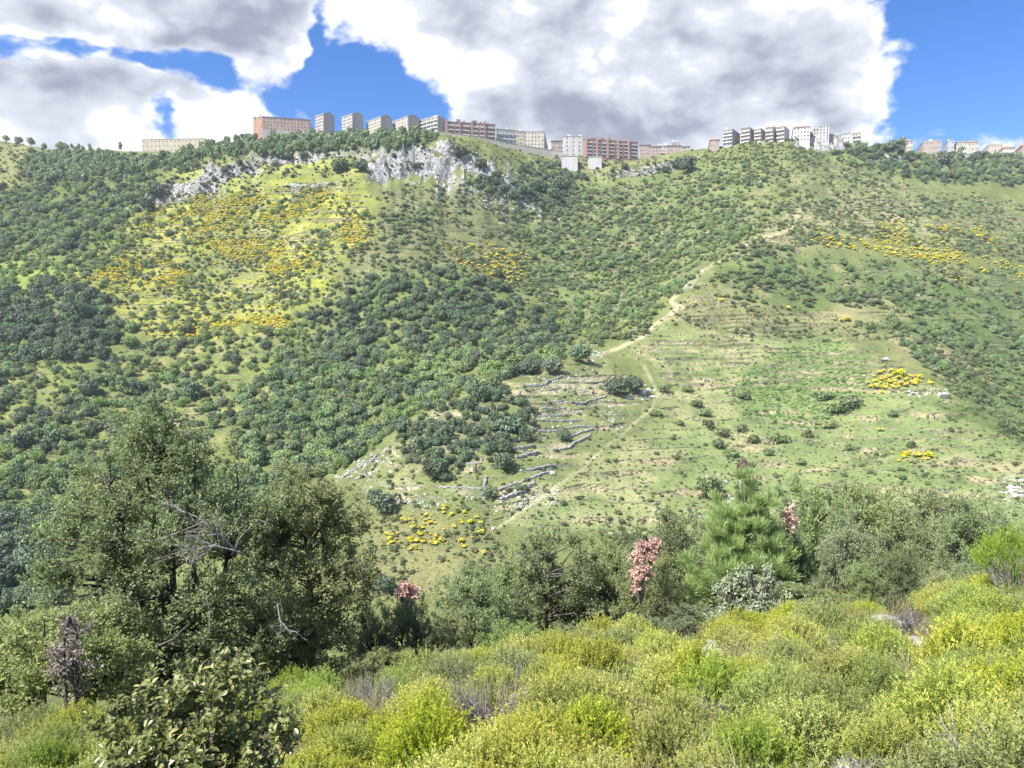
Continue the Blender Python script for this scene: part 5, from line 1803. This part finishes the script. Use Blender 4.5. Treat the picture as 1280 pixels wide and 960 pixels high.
def stemmy_broom():
    x, y, z, h = fit(1268, 655, 13.0)
    wm = 100 / FPX * 13.0
    r = np.random.default_rng(99)
    Wd = Geo(); L = Geo()
    P = []; T = []
    for i in range(90):
        a = r.uniform(0, 6.28); q = math.sqrt(r.uniform(0, 1))
        tip = np.array([wm * 0.5 * q * math.cos(a), wm * 0.5 * q * math.sin(a), h * (1 - 0.35 * q * q) * r.uniform(0.8, 1.0)])
        c = bezier(np.array([r.normal(0, 0.05), r.normal(0, 0.05), -0.05]), tip * np.array([0.45, 0.45, 0.4]), tip, 6)
        Wd.tube(c, np.linspace(0.012, 0.003, 6), 4)
        for k in range(60):
            t = r.uniform(0.62, 1.0)
            p = c[4] * (1 - (t - 0.62) / 0.38) + c[5] * (t - 0.62) / 0.38 + r.normal(0, 0.045, 3)
            P.append(p); T.append(unit(c[5] - c[3]))
    P = np.array(P); T = np.array(T)
    D = unit(T + rand_dirs(len(P), r) * 0.5)
    L.leaves(P, D, rand_dirs(len(P), r), 0.09 * r.uniform(0.6, 1.3, len(P)), np.full(len(P), 0.012), 0, 0.0, r.uniform(0, 0.6, len(P)))
    t = add('broom_bush', None, None, (x, y, z))
    tag(t, 'rounded broom bush with bare grey stems and green tips', 'bush')
    add('stem', Wd.mesh('broom_stems', [MAT['grey_wood']], True), t)
    add('foliage', L.mesh('broom_shoots', [MAT['green_heath']], False, 'tip'), t)


stemmy_broom()


# ------------------------------------------------------------------ stones
def rock_mesh(name, seed, mat, flat=0.6, sub=3):
    bm = bmesh.new()
    bmesh.ops.create_icosphere(bm, subdivisions=sub, radius=1.0)
    v = np.array([p.co[:] for p in bm.verts])
    r = np.random.default_rng(seed)
    off = r.uniform(0, 50, 3)
    for k in range(7):                     # facets
        n = rand_dirs(1, r)[0]; dcut = r.uniform(0.55, 0.85)
        dd = v @ n
        v = v - np.maximum(dd - dcut, 0)[:, None] * n
    v = v * (1 + 0.22 * vnoise3(v * 1.7 + off, seed)[:, None] + 0.10 * vnoise3(v * 4.5 + off, seed + 1)[:, None])
    v[:, 2] *= flat
    f = np.array([[q.index for q in p.verts] for p in bm.faces])
    bm.free()
    return mesh_np(name, v, [f], [mat], False)


ROCK = [rock_mesh(f'stone_{i}', 20 + i, MAT['limestone'], 0.5 + 0.1 * (i % 3)) for i in range(4)]
for i, (px, py, wpx, lb) in enumerate([
        (897, 812, 44, 'white limestone slab showing between the heath shrubs'), (1045, 801, 40, 'white stone under a small twiggy shrub'), (1148, 800, 24, 'pale stone in the stony gap of the heath'),
        (1136, 778, 22, 'small grey stone at the head of the stony gap'), (945, 756, 26, 'grey stone beside the pale felted shrub'), (1062, 952, 38, 'white stone at the edge of a dark hollow in the heath'),
        (676, 868, 12, 'tiny white stone beside the bleached branches'), (560, 870, 10, 'tiny pale stone left of the bleached branches'), (1105, 772, 26, 'grey rock among the dry shrubs above the gap'),
        (385, 890, 24, 'pale stone right of the glossy oak bush'), (1156, 825, 20, 'flat stone at the foot of the stony gap'), (1045, 938, 22, 'stone lying in the dark hollow of the heath')]):
    # walk along the ray to the near ground
    s, t = pix_st(px, py)
    ys = np.arange(2, 24, 0.02)
    zz = N_near(float(s) * ys, ys)
    hit = np.where(zz + 0.05 > float(t) * ys)[0]
    Y = ys[hit[0]] if len(hit) else 10.0
    rad = 0.5 * wpx / FPX * Y
    tag(add('limestone_rock', ROCK[i % 4], None, (float(s) * Y, Y, N_near(np.array([float(s) * Y]), np.array([Y]))[0] + 0.12 * rad), i * 1.3, (rad * 1.1, rad * 1.1, rad * 0.75)), lb, 'rock')
# ------------------------------------------------------------------ dry stone walls and rubble on the spur
def stone_wall(pts, hgt, label, seed):
    r = np.random.default_rng(seed)
    P = []
    for (px, py) in pts:
        x, y, z = ground(px, py)
        P.append((x[0], y[0]))
    P = np.array(P)
    seg = np.concatenate([[0], np.cumsum(np.hypot(*np.diff(P, axis=0).T))])
    G = Geo()
    c = P.mean(0)
    zc = Hs(c[0], c[1])
    for course in range(3):
        s = r.uniform(0, 0.4)
        while s < seg[-1]:
            w = r.uniform(0.45, 1.1)
            x = np.interp(s + w / 2, seg, P[:, 0]); y = np.interp(s + w / 2, seg, P[:, 1])
            dx = np.interp(s + w, seg, P[:, 0]) - np.interp(s, seg, P[:, 0]); dy = np.interp(s + w, seg, P[:, 1]) - np.interp(s, seg, P[:, 1])
            a = math.atan2(dy, dx) + r.normal(0, 0.12)
            M = np.array([[math.cos(a), -math.sin(a), 0], [math.sin(a), math.cos(a), 0], [0, 0, 1]])
            hh = hgt / 3
            if r.uniform() > 0.02 + 0.05 * course:
                z = Hs(x, y)
                G.box((x - c[0] + r.normal(0, 0.06), y - c[1] + r.normal(0, 0.06), z - zc + hh * (course + 0.35) + r.normal(0, 0.05)), (w * 0.97, r.uniform(0.6, 0.9), hh * r.uniform(0.85, 1.2)), 0, M)
            s += w
    tag(add('dry_stone_wall', G.mesh('dry_stone_wall', [MAT['wall_stone']]), None, (c[0], c[1], zc)), label, 'wall')


WALLS = [
    ([(625, 627), (645, 617), (668, 606)], 1.6, 'long thick grey terrace wall at the lower edge of the spur'),
    ([(623, 613), (655, 602), (690, 590)], 1.0, 'terrace wall just above the long thick wall'),
    ([(606, 622), (605, 608), (607, 598)], 1.0, 'short wall running uphill at the end of the terraces'),
    ([(480, 624), (502, 623)], 1.3, 'short squared wall left of the terraces, above the broom'),
    ([(650, 589), (672, 586), (692, 582)], 0.9, 'low wall under the lone shrub'),
    ([(645, 573), (672, 567)], 1.3, 'third step of pale stone beside the oak clump'), ([(640, 563), (668, 558)], 1.3, 'second step of pale stone beside the oak clump'),
    ([(640, 553), (662, 548)], 1.3, 'uppermost step of pale stone beside the oak clump'),
    ([(690, 564), (715, 556), (738, 545)], 1.1, 'wall slanting up towards the footpath below the round bush'), ([(710, 548), (742, 537)], 1.0, 'wall slanting up beside the round bush'),
    ([(663, 536), (700, 537), (736, 533)], 1.0, 'straight wall level with the round bush'), ([(665, 527), (700, 527), (727, 525)], 1.0, 'straight wall one terrace above the round bush'),
    ([(672, 518), (712, 518)], 1.0, 'straight wall two terraces above the round bush'), ([(676, 510), (706, 510)], 0.9, 'short wall near the top of the terraces'), ([(680, 503), (704, 502)], 0.9, 'topmost short wall of the terraces'),
    ([(655, 482), (680, 480), (702, 472)], 1.4, 'curved pale wall below the row of dark oaks'), ([(612, 481), (628, 475), (640, 468)], 1.6, 'pale wall along the crest of the spur'),
    ([(700, 505), (730, 503), (758, 496)], 0.7, 'thin broken wall leading towards the pair of dark oaks'), ([(560, 556), (585, 560), (600, 562)], 0.8, 'low broken wall below the oak clump'),
    ([(555, 575), (600, 580)], 0.7, 'second low broken wall below the oak clump'), ([(548, 610), (600, 612)], 0.7, 'crumbling wall above the yellow broom'),
    ([(425, 600), (450, 585), (470, 570)], 1.2, 'pale wall along the low end of the spur'),
]
for i, (p, h, lb) in enumerate(WALLS):
    stone_wall(p, h * 0.78, lb, 500 + i)


def rubble():
    r = np.random.default_rng(61)
    pts, sc = [], []
    for (cx, cy, rx, ry, n, s0, s1) in [(660, 620, 60, 16, 220, 0.15, 0.55), (700, 505, 40, 40, 160, 0.15, 0.6), (735, 480, 30, 20, 120, 0.15, 0.6), (690, 478, 50, 10, 80, 0.2, 0.7), (765, 520, 14, 22, 50, 0.2, 0.7), (540, 540, 50, 30, 120, 0.2, 0.7),
                                        (450, 580, 40, 26, 110, 0.3, 1.0), (520, 625, 50, 12, 70, 0.2, 0.6), (860, 355, 14, 10, 30, 0.4, 1.0), (640, 285, 60, 50, 50, 0.4, 1.1), (1150, 490, 40, 10, 40, 0.3, 0.9), (1268, 612, 20, 18, 50, 0.3, 0.9),
                                        (740, 445, 20, 8, 40, 0.3, 0.9), (810, 490, 12, 12, 16, 0.5, 1.5), (900, 610, 30, 20, 24, 0.4, 0.9), (1000, 560, 200, 50, 60, 0.2, 0.5), (1080, 270, 120, 40, 90, 0.4, 0.9), (480, 300, 90, 60, 90, 0.4, 1.0), (660, 240, 60, 30, 60, 0.6, 1.8)]:
        px = cx + r.normal(0, rx * 0.5, n); py = cy + r.normal(0, ry * 0.5, n)
        x, y, z = ground(px, py)
        ok = ~np.isnan(z)
        for i in np.where(ok)[0]:
            pts.append((x[i], y[i], z[i])); sc.append(r.uniform(s0, s1))
    n = len(pts)
    scatter_stuff('limestone_rubble', np.array(pts), np.c_[r.normal(0, 0.3, n), r.normal(0, 0.3, n), r.uniform(0, 6, n)], np.array(sc)[:, None] * r.uniform(0.7, 1.3, (n, 3)), r.integers(0, 4, n), FARROCK, 'loose pale limestone rubble scattered over the hillside')


MAT['far_limestone'] = plain_mat('far_limestone', (0.30, 0.295, 0.28), (0.56, 0.55, 0.53), 0.8, 0.9)
FARROCK = [rock_mesh(f'hill_stone_{i}', 40 + i, MAT['far_limestone'], 0.7, 1) for i in range(4)]
rubble()
for (px, py, wpx, lb) in [(803, 492, 12, 'pale boulder below the pair of dark oaks beside the path'), (785, 496, 8, 'small pale boulder under the pair of dark oaks'), (822, 516, 8, 'white boulder on the bend of the footpath'),
                          (617, 662, 8, 'white boulder at the lower end of the footpath'), (1180, 497, 18, 'long pale boulder on the rim of the pasture'), (1108, 450, 10, 'upright pale rock above the flowering broom'),
                          (690, 592, 10, 'grey boulder between the terraces and the footpath')]:
    x, y, z = ground(px, py)
    if not np.isnan(z[0]):
        rad = 0.5 * wpx / FPX * y[0]
        tag(add('boulder', FARROCK[int(px) % 4], None, (x[0], y[0], z[0] + 0.25 * rad), px, (rad, rad, rad)), lb, 'boulder')

# ------------------------------------------------------------------ the town on the ridge
def wall_mat(name, c, var=0.12, stain=0.25):
    c = np.array(c) * 0.86
    m, nt, out = new_mat(name)
    tc = nt.node('ShaderNodeTexCoord')
    P = tc.outputs['Object']
    n = nt.noise(nt.vmath('MULTIPLY', P, (1, 1, 0.25)), 0.35, 5, 0.6)
    cc = nt.mix(nt.smooth(n, 0.35, 0.7), tuple(c * (1 - var)), tuple(np.minimum(c * (1 + var * 0.6), 0.9)))
    cc = nt.mix(nt.smooth(nt.noise(nt.vmath('MULTIPLY', P, (1, 1, 0.12)), 1.2, 4, 0.6), 0.52, 0.7, 0, stain), cc, tuple(c * 0.55))
    p = nt.node('ShaderNodeBsdfPrincipled')
    p.inputs['Roughness'].default_value = 0.9
    p.inputs['Specular IOR Level'].default_value = 0.15
    nt.l.new(cc, p.inputs['Base Color'])
    nt.l.new(p.outputs[0], out.inputs[0])
    return m


for nm, c in {'cream': (0.55, 0.49, 0.37), 'pink': (0.52, 0.36, 0.30), 'orange': (0.52, 0.29, 0.20), 'grey': (0.46, 0.45, 0.44), 'palegrey': (0.58, 0.57, 0.56), 'beige': (0.56, 0.50, 0.43),
              'red': (0.44, 0.24, 0.18), 'brick': (0.38, 0.24, 0.21), 'white': (0.70, 0.69, 0.67), 'bluegrey': (0.44, 0.46, 0.51), 'rose': (0.46, 0.37, 0.34), 'stone': (0.40, 0.38, 0.34)}.items():
    MAT['w_' + nm] = wall_mat('stucco_' + nm, c)
MAT['roof_dark'] = plain_mat('dark_roof', (0.14, 0.12, 0.11), (0.26, 0.23, 0.21), 0.8, 0.9)
MAT['roof_tile'] = plain_mat('tiled_roof', (0.26, 0.16, 0.12), (0.42, 0.27, 0.20), 0.8, 0.9)
m_, nt_, out_ = new_mat('window_glass')
p_ = nt_.node('ShaderNodeBsdfPrincipled')
p_.inputs['Base Color'].default_value = (0.11, 0.115, 0.125, 1)
p_.inputs['Roughness'].default_value = 0.15
nt_.l.new(p_.outputs[0], out_.inputs[0])
MAT['glass'] = m_
MAT['shutter'] = plain_mat('shutter', (0.22, 0.20, 0.18), (0.34, 0.31, 0.28), 2, 0.8)
MAT['concrete'] = plain_mat('pale_concrete', (0.42, 0.41, 0.40), (0.58, 0.57, 0.55), 0.6, 0.9)


def window_mesh(w, h, pane='glass'):
    G = Geo()
    t = 0.14
    for (cx, cz, sx, sz) in ((0, h / 2 + t / 2, w + 2 * t, t), (0, -h / 2 - t / 2, w + 2 * t, t), (-w / 2 - t / 2, 0, t, h), (w / 2 + t / 2, 0, t, h)):
        G.box((cx, 0, cz), (sx, 0.16, sz), 0)
    G.box((0, 0.03, 0), (w, 0.06, h), 1)
    return G.mesh('window', [MAT['concrete'], MAT[pane]])


WIN = {'n': window_mesh(1.5, 1.6), 'w': window_mesh(2.6, 1.6), 't': window_mesh(1.3, 2.2), 'ns': window_mesh(1.5, 1.6, 'shutter'), 'ws': window_mesh(2.6, 1.6, 'shutter')}
WR = random.Random(4)


def pick_window(k):
    q = WR.random()
    return WIN[k] if q < 0.55 else WIN[k + 's'] if q < 0.85 else WIN['t']


def box_mesh(sx, sy, sz, mat, top=None):
    G = Geo()
    G.box((0, 0, sz / 2), (sx, sy, sz))
    return G.mesh('block', [mat])


def building(name, label, px0, pxc, px1, py_top, py_base, Y, ang, wall, side=None, floors=6, bays=8, sbays=0, roof='flat', win='n', balc=None, depth=12.0, pillars=0, cat='building', base_band=None, seed=0):
    """near corner at column pxc and distance Y; the left face runs from it to column px0, receding by 'ang', the right face to px1"""
    ca, sa = math.cos(R(ang)), math.sin(R(ang))
    C = at(pxc, py_base, Y)
    zt = at(pxc, py_top, Y)[2]
    h = zt - C[2]
    u = np.array([-ca, sa]); v = np.array([sa, ca])
    s0 = float(pix_st(px0, py_top)[0]); s1 = float(pix_st(px1, py_top)[0])
    La = (s0 * C[1] - C[0]) / (u[0] - s0 * u[1]) if px0 != pxc else depth
    Lb = (s1 * C[1] - C[0]) / (v[0] - s1 * v[1]) if px1 != pxc else depth
    La, Lb = abs(La), min(abs(Lb), 70)
    root = add(name, None, None, (C[0], C[1], C[2]), math.atan2(-sa, ca))
    # local frame: x runs right along the left face (so that face spans x -La..0 at y=0), y runs back
    tag(root, label, cat, None)
    found = 9.0
    G = Geo()
    if roof == 'gable':
        rise = Lb * 0.18
        pts = np.array([(-La, 0, -found), (0, 0, -found), (0, Lb, -found), (-La, Lb, -found), (-La, 0, h - rise), (0, 0, h - rise), (0, Lb, h - rise), (-La, Lb, h - rise), (-La, Lb / 2, h), (0, Lb / 2, h)], float)
        G.add(pts, [[0, 1, 5, 4], [2, 3, 7, 6], [1, 2, 6, 5], [3, 0, 4, 7]], 0)
        G.add(pts, [[5, 6, 9], [7, 4, 8]], 0)
        wl = add('wall', G.mesh('wall', [MAT[side or wall]]), root)
        if side:
            q = Geo()
            q.box((-La / 2, -0.12, (h - rise - found) / 2 + 0.0), (La - 0.2, 0.2, h - rise + found - 0.1))
            add('facade', q.mesh('facade', [MAT[wall]]), root)
        rf = Geo()
        o = 0.5
        rp = np.array([(-La - o, -o, h - rise - 0.1), (o, -o, h - rise - 0.1), (o, Lb / 2, h + 0.25), (-La - o, Lb / 2, h + 0.25), (o, Lb + o, h - rise - 0.1), (-La - o, Lb + o, h - rise - 0.1)])
        rp2 = rp + np.array([0, 0, 0.35])
        rf.add(np.concatenate([rp, rp2]), [[6, 7, 8, 9], [9, 8, 10, 11], [0, 3, 2, 1], [3, 5, 4, 2], [0, 1, 7, 6], [4, 5, 11, 10]], 0)
        rf.add(np.concatenate([rp, rp2]), [[1, 2, 8], [1, 8, 7], [2, 4, 10], [2, 10, 8], [0, 9, 3], [0, 6, 9], [3, 11, 5], [3, 9, 11]], 0)
        add('roof', rf.mesh('roof', [MAT['concrete']]), root)
        hw = h - rise
    else:
        G.box((-La / 2, Lb / 2, (h - found) / 2), (La, Lb, h + found))
        add('wall', G.mesh('wall', [MAT[wall]]), root)
        if side:
            q = Geo()
            q.box((0.10, Lb / 2, (h - found) / 2), (0.2, Lb - 0.2, h + found - 0.3))
            add('side_wall', q.mesh('side_wall', [MAT[side]]), root)
        rf = Geo()
        if roof == 'hip':
            o = 0.7
            rp = np.array([(-La - o, -o, h), (o, -o, h), (o, Lb + o, h), (-La - o, Lb + o, h), (-La * 0.72, Lb / 2, h + Lb * 0.16), (-La * 0.28, Lb / 2, h + Lb * 0.16)])
            rf.add(rp, [[0, 1, 5, 4], [2, 3, 4, 5]], 0)
            rf.add(rp, [[1, 2, 5], [3, 0, 4]], 0)
            rf.add(rp, [[3, 2, 1, 0]], 0)
            rm = 'roof_tile'
        else:
            rf.box((-La / 2, Lb / 2, h + 0.2), (La + 0.8, Lb + 0.8, 0.4))
            rng_ = random.Random(seed + int(px0))
            for k in range(max(2, int(La / 9))):
                bh = rng_.uniform(0.9, 3.0)
                rf.box((-La * rng_.uniform(0.08, 0.92), Lb * rng_.uniform(0.15, 0.7), h + 0.4 + bh / 2), (rng_.uniform(0.8, 4.5), rng_.uniform(0.8, 3), bh))
            for k in range(max(1, int(La / 14))):
                rf.box((-La * rng_.uniform(0.05, 0.95), Lb * rng_.uniform(0.2, 0.6), h + 2.2), (0.12, 0.12, 3.8))
                rf.box((-La * rng_.uniform(0.05, 0.95), Lb * rng_.uniform(0.2, 0.6), h + 3.4), (1.2, 0.1, 0.1))
            rm = 'roof_dark' if wall in ('w_brick', 'w_red', 'w_pink') else 'concrete'
        add('roof', rf.mesh('roof', [MAT[rm]]), root)
        hw = h
    fh = hw / floors
    # windows: every one an object sharing a mesh
    off = -0.26 if (side and roof == 'gable') else -0.06
    for f in range(floors):
        if base_band and f < base_band:
            continue
        zc = fh * (f + 0.55)
        for b in range(bays):
            add('window', pick_window(win), root, (-La + La * (b + 0.5) / bays, off, zc), 0.0, (1, 1, min(1.0, fh / 3.0)))
        for b in range(sbays):
            add('window', pick_window(win), root, ((0.24 if side else 0.06), Lb * (b + 0.5) / sbays, zc), R(90), (1, 1, min(1.0, fh / 3.0)))
    if balc:
        nb, mt = balc
        bw = La / nb
        me = Geo()
        me.box((0, -0.6, 0.06), (bw * 0.84, 1.2, 0.16))
        me.box((0, -1.15, 0.55), (bw * 0.84, 0.12, 0.95))
        me = me.mesh('balcony', [MAT[mt]])
        for f in range(1, floors):
            for b in range(nb):
                add('balcony', me, root, (-La + bw * (b + 0.5), off - 0.02, fh * f), 0.0)
    if base_band:
        q = Geo()
        q.box((-La / 2, -0.45, fh * base_band / 2 - found / 2), (La + 0.3, 0.8, fh * base_band + found))
        add('base_wall', q.mesh('base_wall', [MAT['w_grey']]), root)
    if pillars:
        for b in range(pillars):
            q = Geo()
            q.box((0, -0.7, (h + 2.2) / 2), (La * 0.035, 1.6, h + 2.2))
            add('stair_tower', q.mesh('stair_tower', [MAT[side or wall]]), root, (-La + La * (b + 0.12) / pillars * 1.0 + La * 0.09 * 0, 0, 0))
    return root


B = building
B('apartment_block', 'long low cream apartment block beyond the pine belt', 177, 177 + 79, 256, 173, 196, 1020, 4, 'w_cream', None, 4, 16, 0, 'flat', 'n', depth=14)
B('apartment_block', 'big pink apartment block with a pale base wall', 328, 388, 390, 150, 174, 850, -14, 'w_pink', 'w_orange', 6, 14, 2, 'flat', 'n', None, 14, base_band=2)
B('apartment_block', 'orange stair wing on the end of the pink block', 316.5, 328, 329, 146, 174, 838, 20, 'w_orange', None, 6, 2, 0, 'flat', 'n', depth=8)
B('apartment_block', 'first grey gabled slab beside the pink block', 394, 405, 418, 139, 174, 805, 40, 'w_beige', 'w_grey', 8, 9, 0, 'gable', 'n')
B('apartment_block', 'second grey gabled slab of the row of four', 427, 441, 454, 139, 174, 800, 42, 'w_beige', 'w_grey', 8, 9, 0, 'gable', 'n')
B('apartment_block', 'third grey gabled slab of the row of four', 458, 476.5, 490, 142.5, 174, 795, 46, 'w_beige', 'w_grey', 7, 10, 0, 'gable', 'n')
B('apartment_block', 'last grey gabled slab of the row of four', 491, 510.5, 524, 142, 174, 790, 46, 'w_beige', 'w_grey', 7, 10, 0, 'gable', 'n')
B('apartment_block', 'flat roofed grey slab with ragged balconies next to the gabled row', 524, 547, 556, 145, 174, 786, 38, 'w_palegrey', 'w_grey', 6, 10, 0, 'flat', 'w', (5, 'concrete'))
B('apartment_block', 'long brown red apartment slab with white balcony bands', 557, 619, 620, 156, 182, 800, -13, 'w_brick', 'w_brick', 5, 12, 0, 'flat', 'n', (6, 'w_palegrey'), 13, pillars=4)
B('apartment_block', 'low bluish grey apartment block beside the brown red slab', 620, 648, 649, 163, 188, 815, -14, 'w_bluegrey', None, 4, 8, 0, 'flat', 'n', (4, 'concrete'), 12)
B('apartment_block', 'narrow cream block between the bluish and the beige one', 646, 656, 657, 164, 190, 812, -4, 'w_cream', None, 6, 3, 0, 'flat', 'n', None, 12)
B('apartment_block', 'square beige grey block with even rows of windows', 655, 680, 688, 164, 192, 810, 6, 'w_beige', 'w_grey', 6, 6, 3, 'flat', 'n')
B('house', 'small pink house behind the beige block', 690, 704, 705, 176, 194, 840, -2, 'w_rose', None, 3, 4, 0, 'hip', 'n', None, 10)
B('apartment_block', 'blank pale grey block left of the red slab', 705, 728, 730, 170.5, 196, 815, -3, 'w_palegrey', None, 5, 3, 0, 'flat', 'n', None, 12)
B('apartment_block', 'long orange red apartment slab with blue grey balconies', 731, 797, 799, 178, 200, 815, -12, 'w_brick', 'w_orange', 5, 12, 0, 'flat', 'n', (7, 'w_bluegrey'), 13, pillars=5)
B('garage_row', 'pale garage building on the slope below the red slab', 702, 722, 738, 195, 206, 772, 3, 'w_palegrey', 'w_grey', 1, 0, 0, 'flat', 'n')
B('garage_row', 'pale grey shed beside the garage building', 736, 752, 758, 196, 205, 778, 2, 'w_palegrey', None, 1, 0, 0, 'flat', 'n')
for (a, b, t, Y, w, ro, lb) in [(800, 813, 181, 850, 'w_rose', 'hip', 'pink house next to the orange red slab'), (812, 826, 183, 846, 'w_pink', 'hip', 'terracotta pink house, second along from the red slab'),
                               (825, 834, 182, 852, 'w_palegrey', 'flat', 'narrow grey house between two pink ones'), (833, 851, 182, 850, 'w_rose', 'hip', 'wide rose house at the end of the saddle'),
                               (840, 850, 178, 880, 'w_beige', 'flat', 'beige house peeping over the rose house'), (852, 862, 183, 870, 'w_cream', 'hip', 'small cream house beside the skyline tree')]:
    B('house', lb, a, b, b + 0.6, t, 199, Y, 3, w, None, 4, 4, 0, ro, 'n', None, 10)
B('house', 'small rose house alone on the skyline below the hilltop row', 888, 899, 903, 174.5, 184, 800, 12, 'w_rose', None, 2, 3, 1, 'hip')
for (a, c, b, t, Y, w, sd_, lb) in [(904, 915, 925, 161, 800, 'w_bluegrey', 'w_rose', 'grey violet house at the start of the hilltop row'), (926, 937, 944, 159.5, 800, 'w_pink', 'w_rose', 'salmon pink house in the hilltop row'),
                                    (943, 951, 959, 160.5, 798, 'w_rose', 'w_pink', 'dusky rose house in the middle of the hilltop row'), (957, 966, 973, 159, 796, 'w_pink', 'w_rose', 'pink house with dark windows in the hilltop row'),
                                    (970, 980, 987, 157.5, 796, 'w_rose', 'w_palegrey', 'last rose house of the hilltop row')]:
    B('house', lb, a, c, b, t, 182, Y, 34, w, sd_, 5, 4, 3, 'flat', 'n', (3, 'w_white'))
B('house', 'wide white house with a dark hipped roof above the crag', 992, 1012, 1019, 158, 176, 800, 18, 'w_white', 'w_palegrey', 4, 5, 2, 'hip')
B('house', 'narrow white house squeezed beside the hipped roof', 1017, 1023, 1027, 161, 176, 804, 20, 'w_palegrey', 'w_white', 4, 2, 1, 'flat')
B('house', 'tall pale grey house on the edge of the crag', 1024, 1036, 1043, 156.5, 178, 798, 20, 'w_palegrey', 'w_white', 6, 3, 2, 'flat')
B('house', 'low grey house behind the crag', 1043, 1051, 1056, 168, 188, 830, 15, 'w_bluegrey', 'w_palegrey', 4, 3, 2, 'flat')
B('house', 'white house next to the cream corner block', 1054, 1062, 1067, 165.5, 188, 830, 15, 'w_white', 'w_palegrey', 5, 3, 2, 'flat')
B('house', 'cream corner block at the end of the crag houses', 1066, 1075, 1081, 165.5, 190, 830, 25, 'w_cream', 'w_beige', 5, 3, 3, 'flat', 'n', (2, 'w_palegrey'))
for (a, c, b, t, Y, w, sd_, bs, lb) in [(1123, 1140, 1157, 175.5, 900, 'w_beige', 'w_cream', 6, 'long beige house above the ridge wood'), (1154, 1176, 1187, 175, 890, 'w_rose', 'w_beige', 7, 'large rose grey palazzo above the ridge wood'),
                                        (1185, 1192, 1199, 175, 885, 'w_bluegrey', 'w_palegrey', 2, 'blue grey house beside the rose palazzo'), (1196, 1208, 1216, 177, 880, 'w_palegrey', 'w_white', 4, 'bright white house on the cliff edge'),
                                        (1206, 1222, 1232, 177, 930, 'w_beige', 'w_beige', 4, 'beige house behind the round tree'), (1236, 1252, 1271, 179.5, 930, 'w_beige', 'w_rose', 5, 'beige house with stepped roofs past the round tree'),
                                        (1254, 1268, 1284, 184, 905, 'w_palegrey', 'w_bluegrey', 4, 'pale grey house below the stepped roofs'), (1278, 1290, 1304, 181, 920, 'w_rose', 'w_beige', 4, 'rose house at the far end of the town')]:
    B('house', lb, a, c, b, t, 206, Y, 20, w, sd_, 5, bs, 3, 'hip' if bs in (4, 6) else 'flat', 'n')
B('house', 'grey ruined house standing on the small cliff', 1192, 1202, 1208, 189, 204, 868, 25, 'w_stone', 'w_white', 2, 2, 1, 'hip')


def retaining_wall():
    """long pale wall carrying the street below the apartment slabs"""
    pts = [(524, 166, 783), (556, 165.5, 782), (600, 172, 786), (640, 180, 792), (690, 188, 800), (704, 190, 800)]
    G = Geo()
    P = [at(*p) for p in pts]
    o = P[0].copy()
    for a, b in zip(P[:-1], P[1:]):
        d = b - a
        L = math.hypot(d[0], d[1])
        ang = math.atan2(d[1], d[0])
        ca, sa = math.cos(ang), math.sin(ang)
        n = max(2, int(L / 6))
        for k in range(n):
            q = a + d * (k + 0.5) / n - o
            M = np.array([[ca, -sa, 0], [sa, ca, 0], [0, 0, 1]])
            G.box(q + np.array([0, 0, -6.0]), (L / n * 1.01, 0.8, 12.0), 0, M)
            G.box(q + np.array([0, -0.1, 0.25]), (L / n * 1.02, 1.1, 0.4), 0, M)
    tag(add('retaining_wall', G.mesh('retaining_wall', [MAT['w_stone']]), None, o), 'long stone retaining wall below the apartment slabs', 'wall')


retaining_wall()

# ------------------------------------------------------------------ air between the slopes
def haze():
    m, nt, out = new_mat('valley_haze')
    v = nt.node('ShaderNodeVolumePrincipled')
    v.inputs['Color'].default_value = (0.80, 0.88, 1.0, 1)
    v.inputs['Density'].default_value = HAZE
    v.inputs['Anisotropy'].default_value = 0.1
    nt.l.new(v.outputs[0], out.inputs['Volume'])
    G = Geo()
    G.box((0, 760, 75), (3400, 1640, 480))
    tag(add('haze', G.mesh('haze', [m])), 'thin pale blue haze filling the valley', None, None, 'stuff')


HAZE = 0.00009
haze()
